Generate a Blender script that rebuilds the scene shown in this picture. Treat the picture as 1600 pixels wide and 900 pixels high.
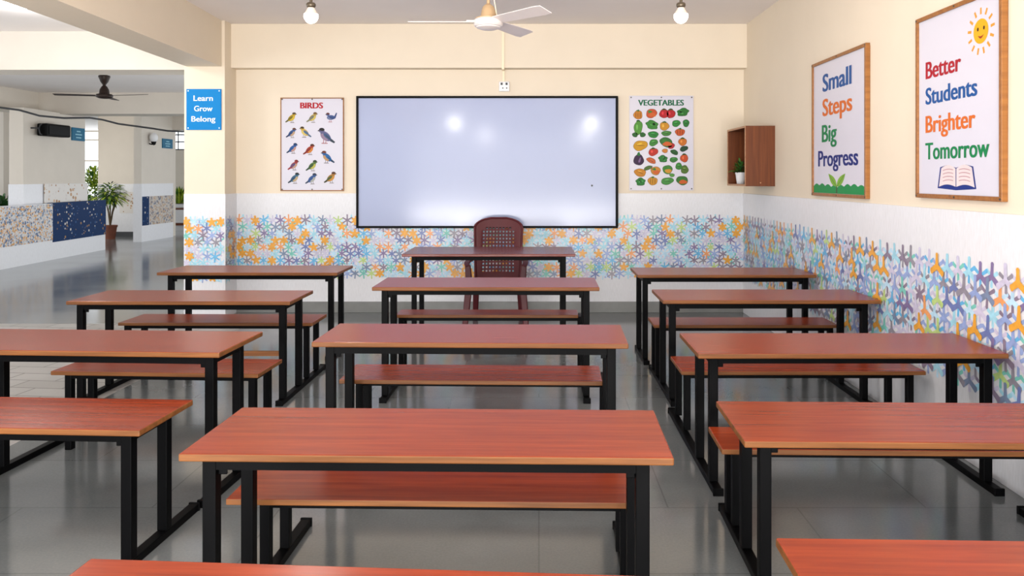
import bpy, bmesh, math, random
from mathutils import Vector, Matrix

# ------------------------------------------------------------------ clear
for o in list(bpy.data.objects):
    bpy.data.objects.remove(o)
scene = bpy.context.scene
COL = scene.collection
H = 1.6            # eye height
F = 1200.0         # focal length in pixels of a 1600 x 900 frame
VX, VY = 842.0, 277.0

# ------------------------------------------------------------------ camera
cam_d = bpy.data.cameras.new('camera')
cam_d.sensor_fit = 'HORIZONTAL'
cam_d.sensor_width = 36.0
cam_d.lens = 36.0 * F / 1600.0
cam_d.shift_x = -(VX - 800.0) / 1600.0
cam_d.shift_y = -(450.0 - VY) / 1600.0
cam_d.clip_start = 0.05
cam = bpy.data.objects.new('camera', cam_d)
cam.location = (0, 0, H)
cam.rotation_euler = (math.radians(90), 0, 0)
COL.objects.link(cam)
scene.camera = cam

# ------------------------------------------------------------------ light and exposure
scene.view_settings.view_transform = 'Standard'
scene.view_settings.look = 'None'
scene.view_settings.gamma = 1.0
scene.view_settings.use_curve_mapping = False
scene.view_settings.exposure = 0.17

world = bpy.data.worlds.new('sky')
world.use_nodes = True
bg = world.node_tree.nodes['Background']
bg.inputs['Color'].default_value = (0.93, 0.97, 1.0, 1)
bg.inputs['Strength'].default_value = 2.0
scene.world = world


def area(name, loc, rot, sx, sy, power, col=(1, 1, 1)):
    d = bpy.data.lights.new(name, 'AREA')
    d.shape = 'RECTANGLE'
    d.size, d.size_y, d.energy, d.color = sx, sy, power, col
    o = bpy.data.objects.new(name, d)
    o.location = loc
    o.rotation_euler = rot
    COL.objects.link(o)
    return o


R90 = math.radians(90)
# added fill lamp behind the camera, then daylight from the open corridor side
area('rear_fill', (-0.6, -2.6, 1.9), (R90 + 0.25, 0, 0), 5.6, 2.0, 120, (1.0, 0.98, 0.95))
area('corridor_daylight', (-8.6, 4.0, 1.9), (R90, 0, -R90), 8.0, 2.0, 80, (1.0, 0.98, 0.96))
area('ceiling_fill', (-0.6, -2.3, 0.4), (R90 + 0.9, 0, 0), 5.6, 1.2, 620, (1.0, 0.97, 0.94))  # low upward lamp added out of view to brighten the ceiling

area('lobby_wall_fill', (-12.4, 19.2, 1.7), (R90, 0, -R90 + 0.55), 1.6, 2.4, 24, (1.0, 0.97, 0.9))  # hidden lamp added between the lobby walls to brighten the back one


# ------------------------------------------------------------------ materials
def lin(c):
    c = c / 255.0
    return c / 12.92 if c <= 0.04045 else ((c + 0.055) / 1.055) ** 2.4


def rgb(r, g, b):
    return (lin(r), lin(g), lin(b), 1.0)


def hexc(h):
    return rgb(int(h[0:2], 16), int(h[2:4], 16), int(h[4:6], 16))


def new_mat(name):
    m = bpy.data.materials.new(name)
    m.use_nodes = True
    nt = m.node_tree
    b = nt.nodes['Principled BSDF']
    return m, nt, b


def plain(name, col, rough=0.6, metal=0.0, var=0.04, scale=12.0, bump=0.0, spec=None, coord='Object', stretch=(1, 1, 1)):
    m, nt, b = new_mat(name)
    b.inputs['Roughness'].default_value = rough
    b.inputs['Metallic'].default_value = metal
    if spec is not None:
        b.inputs['Specular IOR Level'].default_value = spec
    tc = nt.nodes.new('ShaderNodeTexCoord')
    mp = nt.nodes.new('ShaderNodeMapping')
    mp.inputs['Scale'].default_value = stretch
    nt.links.new(tc.outputs[coord], mp.inputs['Vector'])
    n = nt.nodes.new('ShaderNodeTexNoise')
    n.inputs['Scale'].default_value = scale
    n.inputs['Detail'].default_value = 4
    nt.links.new(mp.outputs['Vector'], n.inputs['Vector'])
    cr = nt.nodes.new('ShaderNodeValToRGB')
    a = [max(0, c * (1 - var)) for c in col[:3]]
    z = [min(1, c * (1 + var)) for c in col[:3]]
    cr.color_ramp.elements[0].position = 0.3
    cr.color_ramp.elements[1].position = 0.7
    cr.color_ramp.elements[0].color = (*a, 1)
    cr.color_ramp.elements[1].color = (*z, 1)
    nt.links.new(n.outputs['Fac'], cr.inputs['Fac'])
    nt.links.new(cr.outputs['Color'], b.inputs['Base Color'])
    if bump:
        bp = nt.nodes.new('ShaderNodeBump')
        bp.inputs['Strength'].default_value = bump
        bp.inputs['Distance'].default_value = 0.01
        nt.links.new(n.outputs['Fac'], bp.inputs['Height'])
        nt.links.new(bp.outputs['Normal'], b.inputs['Normal'])
    return m


def emit(name, col, strength):
    m, nt, b = new_mat(name)
    b.inputs['Base Color'].default_value = col
    b.inputs['Emission Color'].default_value = col
    b.inputs['Emission Strength'].default_value = strength
    return m


def wood(name, c0, c1, rough=0.28, vertical=False, coat=0.0):
    m, nt, b = new_mat(name)
    tc = nt.nodes.new('ShaderNodeTexCoord')
    mp = nt.nodes.new('ShaderNodeMapping')
    mp.inputs['Scale'].default_value = (18, 18, 0.8) if vertical else (0.9, 16, 16)
    nt.links.new(tc.outputs['Object'], mp.inputs['Vector'])
    n = nt.nodes.new('ShaderNodeTexNoise')
    n.inputs['Scale'].default_value = 2.2
    n.inputs['Detail'].default_value = 7
    n.inputs['Roughness'].default_value = 0.62
    n.inputs['Distortion'].default_value = 0.2
    nt.links.new(mp.outputs['Vector'], n.inputs['Vector'])
    cr = nt.nodes.new('ShaderNodeValToRGB')
    cr.color_ramp.elements[0].position = 0.3
    cr.color_ramp.elements[1].position = 0.68
    cr.color_ramp.elements[0].color = c0
    cr.color_ramp.elements[1].color = c1
    nt.links.new(n.outputs['Fac'], cr.inputs['Fac'])
    nt.links.new(cr.outputs['Color'], b.inputs['Base Color'])
    b.inputs['Roughness'].default_value = rough
    b.inputs['Specular IOR Level'].default_value = 0.3
    b.inputs['Coat Weight'].default_value = coat
    return m


def floor_mat():
    m, nt, b = new_mat('polished_grey_stone')
    N, L = nt.nodes, nt.links
    tc = N.new('ShaderNodeTexCoord')
    n1 = N.new('ShaderNodeTexNoise')
    n1.inputs['Scale'].default_value = 1.1
    n1.inputs['Detail'].default_value = 6
    L.new(tc.outputs['Object'], n1.inputs['Vector'])
    n2 = N.new('ShaderNodeTexNoise')
    n2.inputs['Scale'].default_value = 90
    n2.inputs['Detail'].default_value = 3
    L.new(tc.outputs['Object'], n2.inputs['Vector'])
    ad = N.new('ShaderNodeMath')
    ad.operation = 'MULTIPLY_ADD'
    L.new(n2.outputs['Fac'], ad.inputs[0])
    ad.inputs[1].default_value = 0.28
    L.new(n1.outputs['Fac'], ad.inputs[2])
    cr = N.new('ShaderNodeValToRGB')
    cr.color_ramp.elements[0].position = 0.38
    cr.color_ramp.elements[1].position = 0.9
    cr.color_ramp.elements[0].color = rgb(86, 90, 92)
    cr.color_ramp.elements[1].color = rgb(122, 126, 127)
    L.new(ad.outputs[0], cr.inputs['Fac'])
    # slab joints
    br = N.new('ShaderNodeTexBrick')
    br.offset = 0.5
    br.inputs['Scale'].default_value = 1.0
    br.inputs['Brick Width'].default_value = 1.25
    br.inputs['Row Height'].default_value = 0.62
    br.inputs['Mortar Size'].default_value = 0.004
    br.inputs['Color1'].default_value = (1, 1, 1, 1)
    br.inputs['Color2'].default_value = (0.92, 0.92, 0.92, 1)
    br.inputs['Mortar'].default_value = (0.72, 0.72, 0.72, 1)
    L.new(tc.outputs['Object'], br.inputs['Vector'])
    mx = N.new('ShaderNodeMix')
    mx.data_type = 'RGBA'
    mx.blend_type = 'MULTIPLY'
    mx.inputs['Factor'].default_value = 1.0
    L.new(cr.outputs['Color'], mx.inputs['A'])
    L.new(br.outputs['Color'], mx.inputs['B'])
    L.new(mx.outputs['Result'], b.inputs['Base Color'])
    rr = N.new('ShaderNodeMapRange')
    rr.inputs['To Min'].default_value = 0.07
    b.inputs['Specular IOR Level'].default_value = 0.8
    rr.inputs['To Max'].default_value = 0.2
    L.new(n1.outputs['Fac'], rr.inputs['Value'])
    L.new(rr.outputs['Result'], b.inputs['Roughness'])
    bp = N.new('ShaderNodeBump')
    bp.inputs['Strength'].default_value = 0.05
    bp.inputs['Distance'].default_value = 0.01
    L.new(n1.outputs['Fac'], bp.inputs['Height'])
    L.new(bp.outputs['Normal'], b.inputs['Normal'])
    return m


def paver_mat():
    m, nt, b = new_mat('pale_pavers')
    N, L = nt.nodes, nt.links
    tc = N.new('ShaderNodeTexCoord')
    mp = N.new('ShaderNodeMapping')
    mp.inputs['Rotation'].default_value = (0, 0, math.radians(6))
    L.new(tc.outputs['Object'], mp.inputs['Vector'])
    br = N.new('ShaderNodeTexBrick')
    br.offset = 0.5
    br.inputs['Scale'].default_value = 1.0
    br.inputs['Brick Width'].default_value = 0.42
    br.inputs['Row Height'].default_value = 0.2
    br.inputs['Mortar Size'].default_value = 0.008
    br.inputs['Mortar Smooth'].default_value = 0.5
    br.inputs['Color1'].default_value = rgb(172, 170, 167)
    br.inputs['Color2'].default_value = rgb(156, 153, 149)
    br.inputs['Mortar'].default_value = rgb(92, 87, 82)
    L.new(mp.outputs['Vector'], br.inputs['Vector'])
    n = N.new('ShaderNodeTexNoise')
    n.inputs['Scale'].default_value = 2.0
    n.inputs['Detail'].default_value = 5
    L.new(tc.outputs['Object'], n.inputs['Vector'])
    mx = N.new('ShaderNodeMix')
    mx.data_type = 'RGBA'
    mx.inputs['B'].default_value = rgb(150, 149, 146)
    mr = N.new('ShaderNodeMapRange')
    mr.inputs['From Min'].default_value = 0.35
    mr.inputs['From Max'].default_value = 0.75
    mr.inputs['To Max'].default_value = 0.55
    L.new(n.outputs['Fac'], mr.inputs['Value'])
    L.new(mr.outputs['Result'], mx.inputs['Factor'])
    L.new(br.outputs['Color'], mx.inputs['A'])
    L.new(mx.outputs['Result'], b.inputs['Base Color'])
    b.inputs['Roughness'].default_value = 0.38
    return m


def tile_mat():
    m, nt, b = new_mat('white_linen_tile')
    N, L = nt.nodes, nt.links
    tc = N.new('ShaderNodeTexCoord')
    mp = N.new('ShaderNodeMapping')
    mp.inputs['Scale'].default_value = (90, 90, 12)
    L.new(tc.outputs['Object'], mp.inputs['Vector'])
    n = N.new('ShaderNodeTexNoise')
    n.inputs['Scale'].default_value = 1.4
    n.inputs['Detail'].default_value = 5
    L.new(mp.outputs['Vector'], n.inputs['Vector'])
    cr = N.new('ShaderNodeValToRGB')
    cr.color_ramp.elements[0].position = 0.3
    cr.color_ramp.elements[1].position = 0.65
    cr.color_ramp.elements[0].color = rgb(212, 213, 217)
    cr.color_ramp.elements[1].color = rgb(221, 222, 227)
    L.new(n.outputs['Fac'], cr.inputs['Fac'])
    L.new(cr.outputs['Color'], b.inputs['Base Color'])
    b.inputs['Roughness'].default_value = 0.35
    bp = N.new('ShaderNodeBump')
    bp.inputs['Strength'].default_value = 0.08
    bp.inputs['Distance'].default_value = 0.01
    L.new(n.outputs['Fac'], bp.inputs['Height'])
    L.new(bp.outputs['Normal'], b.inputs['Normal'])
    return m


def fleck_mat(name, base, cols, scale=16.0, size=0.35, rough=0.4):
    """chips of several colours set in a ground colour"""
    m, nt, b = new_mat(name)
    N, L = nt.nodes, nt.links
    tc = N.new('ShaderNodeTexCoord')
    v = N.new('ShaderNodeTexVoronoi')
    v.inputs['Scale'].default_value = scale
    L.new(tc.outputs['Object'], v.inputs['Vector'])
    sp = N.new('ShaderNodeSeparateColor')
    L.new(v.outputs['Color'], sp.inputs['Color'])
    cr = N.new('ShaderNodeValToRGB')
    cr.color_ramp.interpolation = 'CONSTANT'
    els = cr.color_ramp.elements
    els[0].position = 0
    els[0].color = cols[0]
    els[1].position = 1.0 / len(cols)
    els[1].color = cols[1 % len(cols)]
    for i in range(2, len(cols)):
        e = els.new(i / len(cols))
        e.color = cols[i]
    L.new(sp.outputs['Red'], cr.inputs['Fac'])
    lt = N.new('ShaderNodeMath')
    lt.operation = 'LESS_THAN'
    L.new(v.outputs['Distance'], lt.inputs[0])
    # size of each chip differs
    ml = N.new('ShaderNodeMath')
    ml.operation = 'MULTIPLY'
    L.new(sp.outputs['Green'], ml.inputs[0])
    ml.inputs[1].default_value = size * 2
    L.new(ml.outputs[0], lt.inputs[1])
    mx = N.new('ShaderNodeMix')
    mx.data_type = 'RGBA'
    mx.inputs['A'].default_value = base
    L.new(lt.outputs[0], mx.inputs['Factor'])
    L.new(cr.outputs['Color'], mx.inputs['B'])
    L.new(mx.outputs['Result'], b.inputs['Base Color'])
    b.inputs['Roughness'].default_value = rough
    b.inputs['Specular IOR Level'].default_value = 0.15
    return m


def glass_mat(name, tint=(1, 1, 1, 1), rough=0.02):
    m, nt, b = new_mat(name)
    b.inputs['Base Color'].default_value = tint
    b.inputs['Roughness'].default_value = rough
    b.inputs['Transmission Weight'].default_value = 1.0
    b.inputs['IOR'].default_value = 1.45
    return m


M = {}
M['cream'] = plain('cream_wall_paint', rgb(221, 208, 188), 0.6, var=0.015, scale=3)
M['corridor'] = plain('off_white_wall_paint', rgb(206, 198, 187), 0.6, var=0.02, scale=3)
M['ceiling'] = plain('ceiling_paint', rgb(232, 226, 223), 0.7, var=0.015, scale=2)
M['tile'] = tile_mat()
M['floor'] = floor_mat()
M['paver'] = paver_mat()
M['skirt'] = plain('grey_stone_skirting', rgb(120, 121, 119), 0.3, var=0.1, scale=6)
M['laminate'] = wood('red_laminate', rgb(112, 36, 12), rgb(143, 54, 21), 0.27)
M['laminate_dark'] = wood('dark_red_laminate', rgb(92, 38, 30), rgb(126, 56, 46), 0.22)
M['edge'] = wood('plywood_edge', rgb(92, 54, 24), rgb(132, 82, 40), 0.45)
M['steel'] = plain('black_painted_steel', rgb(4, 4, 5), 0.45, var=0.1, scale=20, spec=0.06)
M['maroon'] = plain('maroon_plastic', rgb(84, 26, 33), 0.42, var=0.04, scale=8, spec=0.3)
M['board'] = plain('whiteboard_enamel', rgb(164, 173, 203), 0.14, var=0.01, scale=2, spec=0.35)
M['black'] = plain('black_frame', rgb(5, 5, 6), 0.5, var=0.05, spec=0.1)
M['paper'] = plain('poster_sheet', rgb(202, 200, 212), 0.3, var=0.008, scale=3)
M['poster_wood'] = wood('light_wood_frame', rgb(124, 78, 38), rgb(156, 104, 54), 0.35)
M['screw'] = plain('screw_head', rgb(90, 84, 80), 0.3, metal=0.8)
M['cabinet'] = wood('cabinet_veneer', rgb(86, 42, 17), rgb(110, 58, 26), 0.4, vertical=True)
M['cabinet_edge'] = wood('cabinet_edge_band', rgb(150, 104, 70), rgb(186, 140, 104), 0.4)
M['white_pot'] = plain('white_glazed_pot', rgb(225, 225, 226), 0.3, var=0.01)
M['terracotta'] = plain('terracotta', rgb(122, 68, 48), 0.7, var=0.12)
M['soil'] = plain('soil', rgb(52, 38, 28), 0.9, var=0.3, scale=60)
M['leaf'] = plain('green_leaf', rgb(58, 108, 36), 0.45, var=0.35, scale=9)
M['leaf_dark'] = plain('dark_green_leaf', rgb(34, 74, 30), 0.45, var=0.35, scale=9)
M['leaf_bright'] = plain('bright_green_leaf', rgb(168, 190, 60), 0.45, var=0.3, scale=9)  # colour raised so the garden bush's sunlight is in the leaf tone
M['stem'] = plain('brown_stem', rgb(92, 74, 50), 0.7, var=0.2)
M['fan_white'] = plain('fan_white_enamel', rgb(214, 206, 203), 0.32, var=0.02)
M['fan_gold'] = plain('fan_champagne_metal', rgb(196, 166, 128), 0.32, metal=0.35, var=0.05)
M['fan_brown'] = plain('fan_brown_enamel', rgb(36, 24, 19), 0.4, var=0.05, spec=0.2)
M['switch'] = plain('switch_plastic', rgb(228, 228, 230), 0.3, var=0.01)
M['dark'] = plain('dark_plastic', rgb(46, 48, 52), 0.4, var=0.05)
M['conduit'] = plain('cream_conduit', rgb(238, 222, 192), 0.4, var=0.01)
M['bronze'] = plain('bulb_holder_metal', rgb(88, 78, 64), 0.3, metal=0.6, var=0.1)
M['bulb_body'] = plain('bulb_housing', rgb(226, 206, 190), 0.4, var=0.02)
M['bulb'] = emit('glowing_bulb', (1.0, 0.97, 0.92, 1), 4.0)
M['disc'] = emit('glowing_ceiling_light', (1.0, 0.97, 0.92, 1), 6.0)
M['teal'] = plain('blue_sign_board', rgb(0, 122, 190), 0.5, var=0.01, spec=0.2)
M['teal_dark'] = plain('teal_sign_board', rgb(6, 96, 130), 0.5, var=0.02, spec=0.2)
M['sign_white'] = plain('white_print', rgb(245, 247, 250), 0.4, var=0.0)
M['blue_panel'] = fleck_mat('blue_chip_panel', rgb(8, 44, 88), [rgb(205, 200, 190), rgb(150, 120, 84), rgb(8, 44, 88), rgb(50, 84, 130)], 15, 0.22, 0.6)
M['chip_wall'] = fleck_mat('orange_blue_mosaic', rgb(206, 204, 204), [rgb(198, 148, 88), rgb(206, 160, 104), rgb(88, 108, 142), rgb(120, 136, 160), rgb(182, 186, 194)], 30, 0.6)
M['chip_grey'] = fleck_mat('grey_mosaic', rgb(190, 184, 178), [rgb(140, 130, 128), rgb(170, 150, 130), rgb(112, 118, 136), rgb(186, 160, 136)], 20, 0.5)
M['chip_pale'] = fleck_mat('pale_chip_tile', rgb(216, 212, 208), [rgb(186, 150, 116), rgb(166, 130, 96), rgb(208, 202, 198), rgb(200, 170, 140)], 12, 0.24)
M['glass'] = glass_mat('clear_glass')
M['brown_wood'] = wood('brown_table_wood', rgb(84, 42, 28), rgb(120, 66, 44), 0.4)

# ------------------------------------------------------------------ mesh helpers


class MB:
    def __init__(self):
        self.v, self.f, self.m = [], [], []

    def add(self, verts, faces, mi=0):
        o = len(self.v)
        self.v += [tuple(p) for p in verts]
        for f in faces:
            self.f.append(tuple(o + i for i in f))
            self.m.append(mi)

    def box(self, x0, x1, y0, y1, z0, z1, mi=0, side_mi=None):
        v = [(x0, y0, z0), (x1, y0, z0), (x1, y1, z0), (x0, y1, z0), (x0, y0, z1), (x1, y0, z1), (x1, y1, z1), (x0, y1, z1)]
        self.add(v, [(3, 2, 1, 0), (4, 5, 6, 7)], mi)
        self.add(v, [(0, 1, 5, 4), (1, 2, 6, 5), (2, 3, 7, 6), (3, 0, 4, 7)], mi if side_mi is None else side_mi)

    def prism(self, pts, z0, z1, mi=0):
        n = len(pts)
        v = [(x, y, z0) for x, y in pts] + [(x, y, z1) for x, y in pts]
        self.add(v, [tuple(range(n - 1, -1, -1)), tuple(range(n, 2 * n))] + [(i, (i + 1) % n, n + (i + 1) % n, n + i) for i in range(n)], mi)

    def lathe(self, prof, n=24, c=(0, 0, 0), mi=0, axis='z', cap=True):
        v, f = [], []
        for r, z in prof:
            for k in range(n):
                a = 2 * math.pi * k / n
                p = (r * math.cos(a), r * math.sin(a), z)
                if axis == 'x':
                    p = (p[2], p[0], p[1])
                elif axis == 'y':
                    p = (p[0], p[2], p[1])
                v.append((p[0] + c[0], p[1] + c[1], p[2] + c[2]))
        for j in range(len(prof) - 1):
            for k in range(n):
                a, b = j * n + k, j * n + (k + 1) % n
                f.append((a, b, b + n, a + n))
        if cap:
            f.append(tuple(range(n - 1, -1, -1)))
            f.append(tuple((len(prof) - 1) * n + k for k in range(n)))
        self.add(v, f, mi)

    def tube(self, pts, r, n=10, mi=0, up=(0, 0, 1)):
        """round tube along points; r may be a list"""
        pts = [Vector(p) for p in pts]
        rs = r if isinstance(r, (list, tuple)) else [r] * len(pts)
        v, f = [], []
        for i, p in enumerate(pts):
            d = (pts[min(i + 1, len(pts) - 1)] - pts[max(i - 1, 0)]).normalized()
            u = Vector(up)
            if abs(d.dot(u)) > 0.95:
                u = Vector((1, 0, 0))
            s = d.cross(u).normalized()
            t = s.cross(d).normalized()
            for k in range(n):
                a = 2 * math.pi * k / n
                v.append(p + s * rs[i] * math.cos(a) + t * rs[i] * math.sin(a))
        for j in range(len(pts) - 1):
            for k in range(n):
                a, b = j * n + k, j * n + (k + 1) % n
                f.append((a, b, b + n, a + n))
        f.append(tuple(range(n - 1, -1, -1)))
        f.append(tuple((len(pts) - 1) * n + k for k in range(n)))
        self.add(v, f, mi)

    def strip(self, pts, ws, ts, side=(1, 0, 0), mi=0):
        """rectangular section swept along points; ws across `side`, ts across the other way"""
        pts = [Vector(p) for p in pts]
        v, f = [], []
        for i, p in enumerate(pts):
            d = (pts[min(i + 1, len(pts) - 1)] - pts[max(i - 1, 0)]).normalized()
            s = Vector(side)
            s = (s - d * s.dot(d)).normalized()
            t = d.cross(s).normalized()
            w, h = ws[i] / 2, ts[i] / 2
            v += [p + s * w + t * h, p - s * w + t * h, p - s * w - t * h, p + s * w - t * h]
        for j in range(len(pts) - 1):
            for k in range(4):
                a, b = j * 4 + k, j * 4 + (k + 1) % 4
                f.append((a, b, b + 4, a + 4))
        f.append((3, 2, 1, 0))
        e = (len(pts) - 1) * 4
        f.append((e, e + 1, e + 2, e + 3))
        self.add(v, f, mi)

    def build(self, name, mats, parent=None, loc=None, smooth=None, bevel=0.0, segs=2):
        me = bpy.data.meshes.new(name)
        me.from_pydata(self.v, [], self.f)
        if not isinstance(mats, (list, tuple)):
            mats = [mats]
        for m in mats:
            me.materials.append(m)
        me.polygons.foreach_set('material_index', self.m)
        bm = bmesh.new()
        bm.from_mesh(me)
        if bevel:
            bmesh.ops.remove_doubles(bm, verts=bm.verts, dist=1e-5)
        bmesh.ops.recalc_face_normals(bm, faces=bm.faces)
        bm.to_mesh(me)
        bm.free()
        if smooth:
            me.polygons.foreach_set('use_smooth', [True] * len(me.polygons))
            me.set_sharp_from_angle(angle=math.radians(smooth))
        me.update()
        o = bpy.data.objects.new(name, me)
        COL.objects.link(o)
        if parent:
            o.parent = parent
        if loc:
            o.location = loc
        if bevel:
            b = o.modifiers.new('bevel', 'BEVEL')
            b.width = bevel
            b.segments = segs
            b.limit_method = 'ANGLE'
            b.angle_limit = math.radians(40)
        return o


def tag(o, label=None, cat=None, group=None, kind=None):
    if label:
        o['label'] = label
    if cat:
        o['category'] = cat
    if group:
        o['group'] = group
    if kind:
        o['kind'] = kind
    return o


def empty(name, loc, rz=0.0):
    o = bpy.data.objects.new(name, None)
    o.location = loc
    o.rotation_euler = (0, 0, rz)
    o.empty_display_size = 0.1
    COL.objects.link(o)
    return o


def struct(name, mb, mats, label=None, **k):
    o = mb.build(name, mats, **k)
    o['kind'] = 'structure'
    if label:
        o['label'] = label
    return o


def wx(px, Y):
    return (px - VX) / F * Y


def wz(py, Y):
    return H - (py - VY) / F * Y


def mesh_from_curve(cu, bend=None):
    tmp = bpy.data.objects.new('tmp_curve', cu)
    COL.objects.link(tmp)
    dg = bpy.context.evaluated_depsgraph_get()
    dg.update()
    me = bpy.data.meshes.new_from_object(tmp.evaluated_get(dg))
    bpy.data.objects.remove(tmp)
    bpy.data.curves.remove(cu)
    return me


def text_mesh(body, bold=0.02):
    """flat letters in the xy plane: list of vertices and faces, with their bounds"""
    cu = bpy.data.curves.new('tmp_text', 'FONT')
    cu.body = body
    cu.size = 1.0
    cu.offset = bold
    cu.resolution_u = 4
    cu.fill_mode = 'FRONT'
    me = mesh_from_curve(cu)
    v = [tuple(p.co) for p in me.vertices]
    f = [tuple(p.vertices) for p in me.polygons]
    bpy.data.meshes.remove(me)
    return v, f


CAP = None


def cap_height():
    global CAP
    if CAP is None:
        v, f = text_mesh('H')
        CAP = (min(p[1] for p in v), max(p[1] for p in v))
    return CAP


def add_text(mb, body, place, x0, x1, base, cap, mi=0, layer=0.0012, bold=0.018, fat=0.02):
    """place(a, b, layer) -> 3-D point; x0..x1 and base/cap in the surface's own a and b"""
    v, f = text_mesh(body, bold)
    ax0, ax1 = min(p[0] for p in v) - fat, max(p[0] for p in v) + fat
    lo, hi = cap_height()
    for k, dx in enumerate((-fat, 0.0, fat)):
        pts = [place(x0 + (p[0] + dx - ax0) / (ax1 - ax0) * (x1 - x0), base + (p[1] - lo) / (hi - lo) * cap, layer + k * 0.0002) for p in v]
        mb.add(pts, f, mi)


# ------------------------------------------------------------------ setting: shell
YB = 9.10          # back wall
XR = 2.427         # right wall
ZC = 3.39          # class ceiling
ZK = 3.31          # corridor ceiling
ZBEAM = 2.865
XPL, XPR, YP = -4.05, -3.587, 8.77   # pillar
TILE, MTOP, MBOT = 1.41, 1.137, 0.43

b = MB()
b.box(-3.15, XR + 0.2, -3, YB + 0.2, -0.1, 0)
struct('floor', b, M['floor'])
b = MB()
b.box(-9.9, -3.15, -3, 8.4, -0.1, 0)
struct('floor_corridor', b, M['paver'])
b = MB()
b.box(-9.9, -3.15, 8.4, 27.5, -0.1, 0)
b.box(-20, -9.9, 11, 27.5, -0.1, 0)
struct('floor_lobby', b, M['floor'])
b = MB()
b.box(-3.75, XR + 0.2, -2.2, YB + 0.2, ZC, ZC + 0.15)
struct('ceiling', b, M['ceiling'])
b = MB()
b.box(-16, -3.7, -2.2, 27.5, ZK, ZK + 0.15)
struct('ceiling_corridor', b, M['ceiling'])

b = MB()
b.box(XPR - 0.1, XR, YB, YB + 0.2, 0, ZC)
struct('wall_back', b, M['cream'])
b = MB()
b.box(XR, XR + 0.2, -2.2, YB + 0.2, 0, ZC)
struct('wall_right', b, M['cream'])
b = MB()
b.box(XPL, XPR, YP, YB + 0.25, 0, ZC)
struct('wall_pillar', b, M['cream'])
b = MB()
b.box(-3.64, XR, YB - 0.15, YB + 0.05, ZBEAM + 0.01, ZC)
struct('trim_1', b, M['cream'], bevel=0.004)
# long beam over the open side
yaw = math.atan2(67, 1200)
xe = wx(347, YP) - 0.008
dx = (YP + 2.2) * math.tan(yaw)
b = MB()
b.prism([(xe, YP + 0.05), (xe - 0.40, YP + 0.05), (xe - 0.40 + dx, -2.2), (xe + dx, -2.2)], ZBEAM, ZC + 0.05)
struct('trim_2', b, M['cream'])
# cross beams of the lobby
b = MB()
b.box(-16, XPL, 9.0, 9.45, 2.86, ZK + 0.02)
struct('trim_3', b, M['corridor'])
b = MB()
b.box(-10.1, -4.0, 15.5, 16.1, 2.88, ZK + 0.02)
struct('trim_4', b, M['corridor'])
b = MB()
b.box(-10.5, -10.1, 9.45, 16.1, 2.88, ZK + 0.02)
struct('trim_5', b, M['corridor'])
b = MB()
b.box(-10.2, -6.0, 20.6, 21.0, 2.88, ZK + 0.02)
struct('trim_6', b, M['corridor'])

# tiled dado
TT = 0.012


def dado(n, x0, x1, y0, y1):
    global trim_no
    b = MB()
    b.box(x0, x1, y0, y1, 0, TILE)
    return struct('trim_%d' % n, b, M['tile'], bevel=0.002)


dado(7, XPR, XR, YB - TT, YB)
dado(8, XR - TT, XR, -2.2, YB - TT)
dado(9, XPL, XPR, YP - TT, YP)
dado(10, XPR, XPR + TT, YP - TT, YB - TT)
b = MB()
b.box(XPR + TT, XR - TT, YB - TT - 0.012, YB - TT, 0, 0.13)
struct('baseboard_back', b, M['skirt'], bevel=0.003)

# ------------------------------------------------------------------ figure mosaic on the dado
PAL = ['DD9E3A', '6A78AC', '7F7099', '8FA2D0', '9CCFE0', '74BFB4', '8C8894', '62AEDA', 'C4C0D6', 'B4CC80', 'E29A62', '7686A2', 'B4D6EA', '83768A']
MOS = [plain('mosaic_glaze_' + str(i), hexc(c), 0.3, var=0.12, scale=30) for i, c in enumerate(PAL)]


def figure(place, mb, cx, cy, a0, arms, mi, layer):
    """one outline with an arm of its own length, waist and foot width in each direction"""
    n = len(arms)
    out = []
    for k, (ln, w0, w1) in enumerate(arms):
        a = a0 + k * 2 * math.pi / n
        c, s = math.cos(a), math.sin(a)
        for t, w in ((ln * 0.6, -w1 * 0.9), (ln * 0.9, -w1), (ln, -w1 * 0.45), (ln, w1 * 0.45), (ln * 0.9, w1), (ln * 0.6, w1 * 0.9)):
            out.append((cx + t * c - w * s, cy + t * s + w * c))
        rin = max(w0, arms[(k + 1) % n][1]) / math.sin(math.pi / n)
        h = a + math.pi / n
        out.append((cx + rin * math.cos(h), cy + rin * math.sin(h)))
    mb.add([place(u, v, layer) for u, v in out], [tuple(range(len(out)))], mi)


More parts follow.
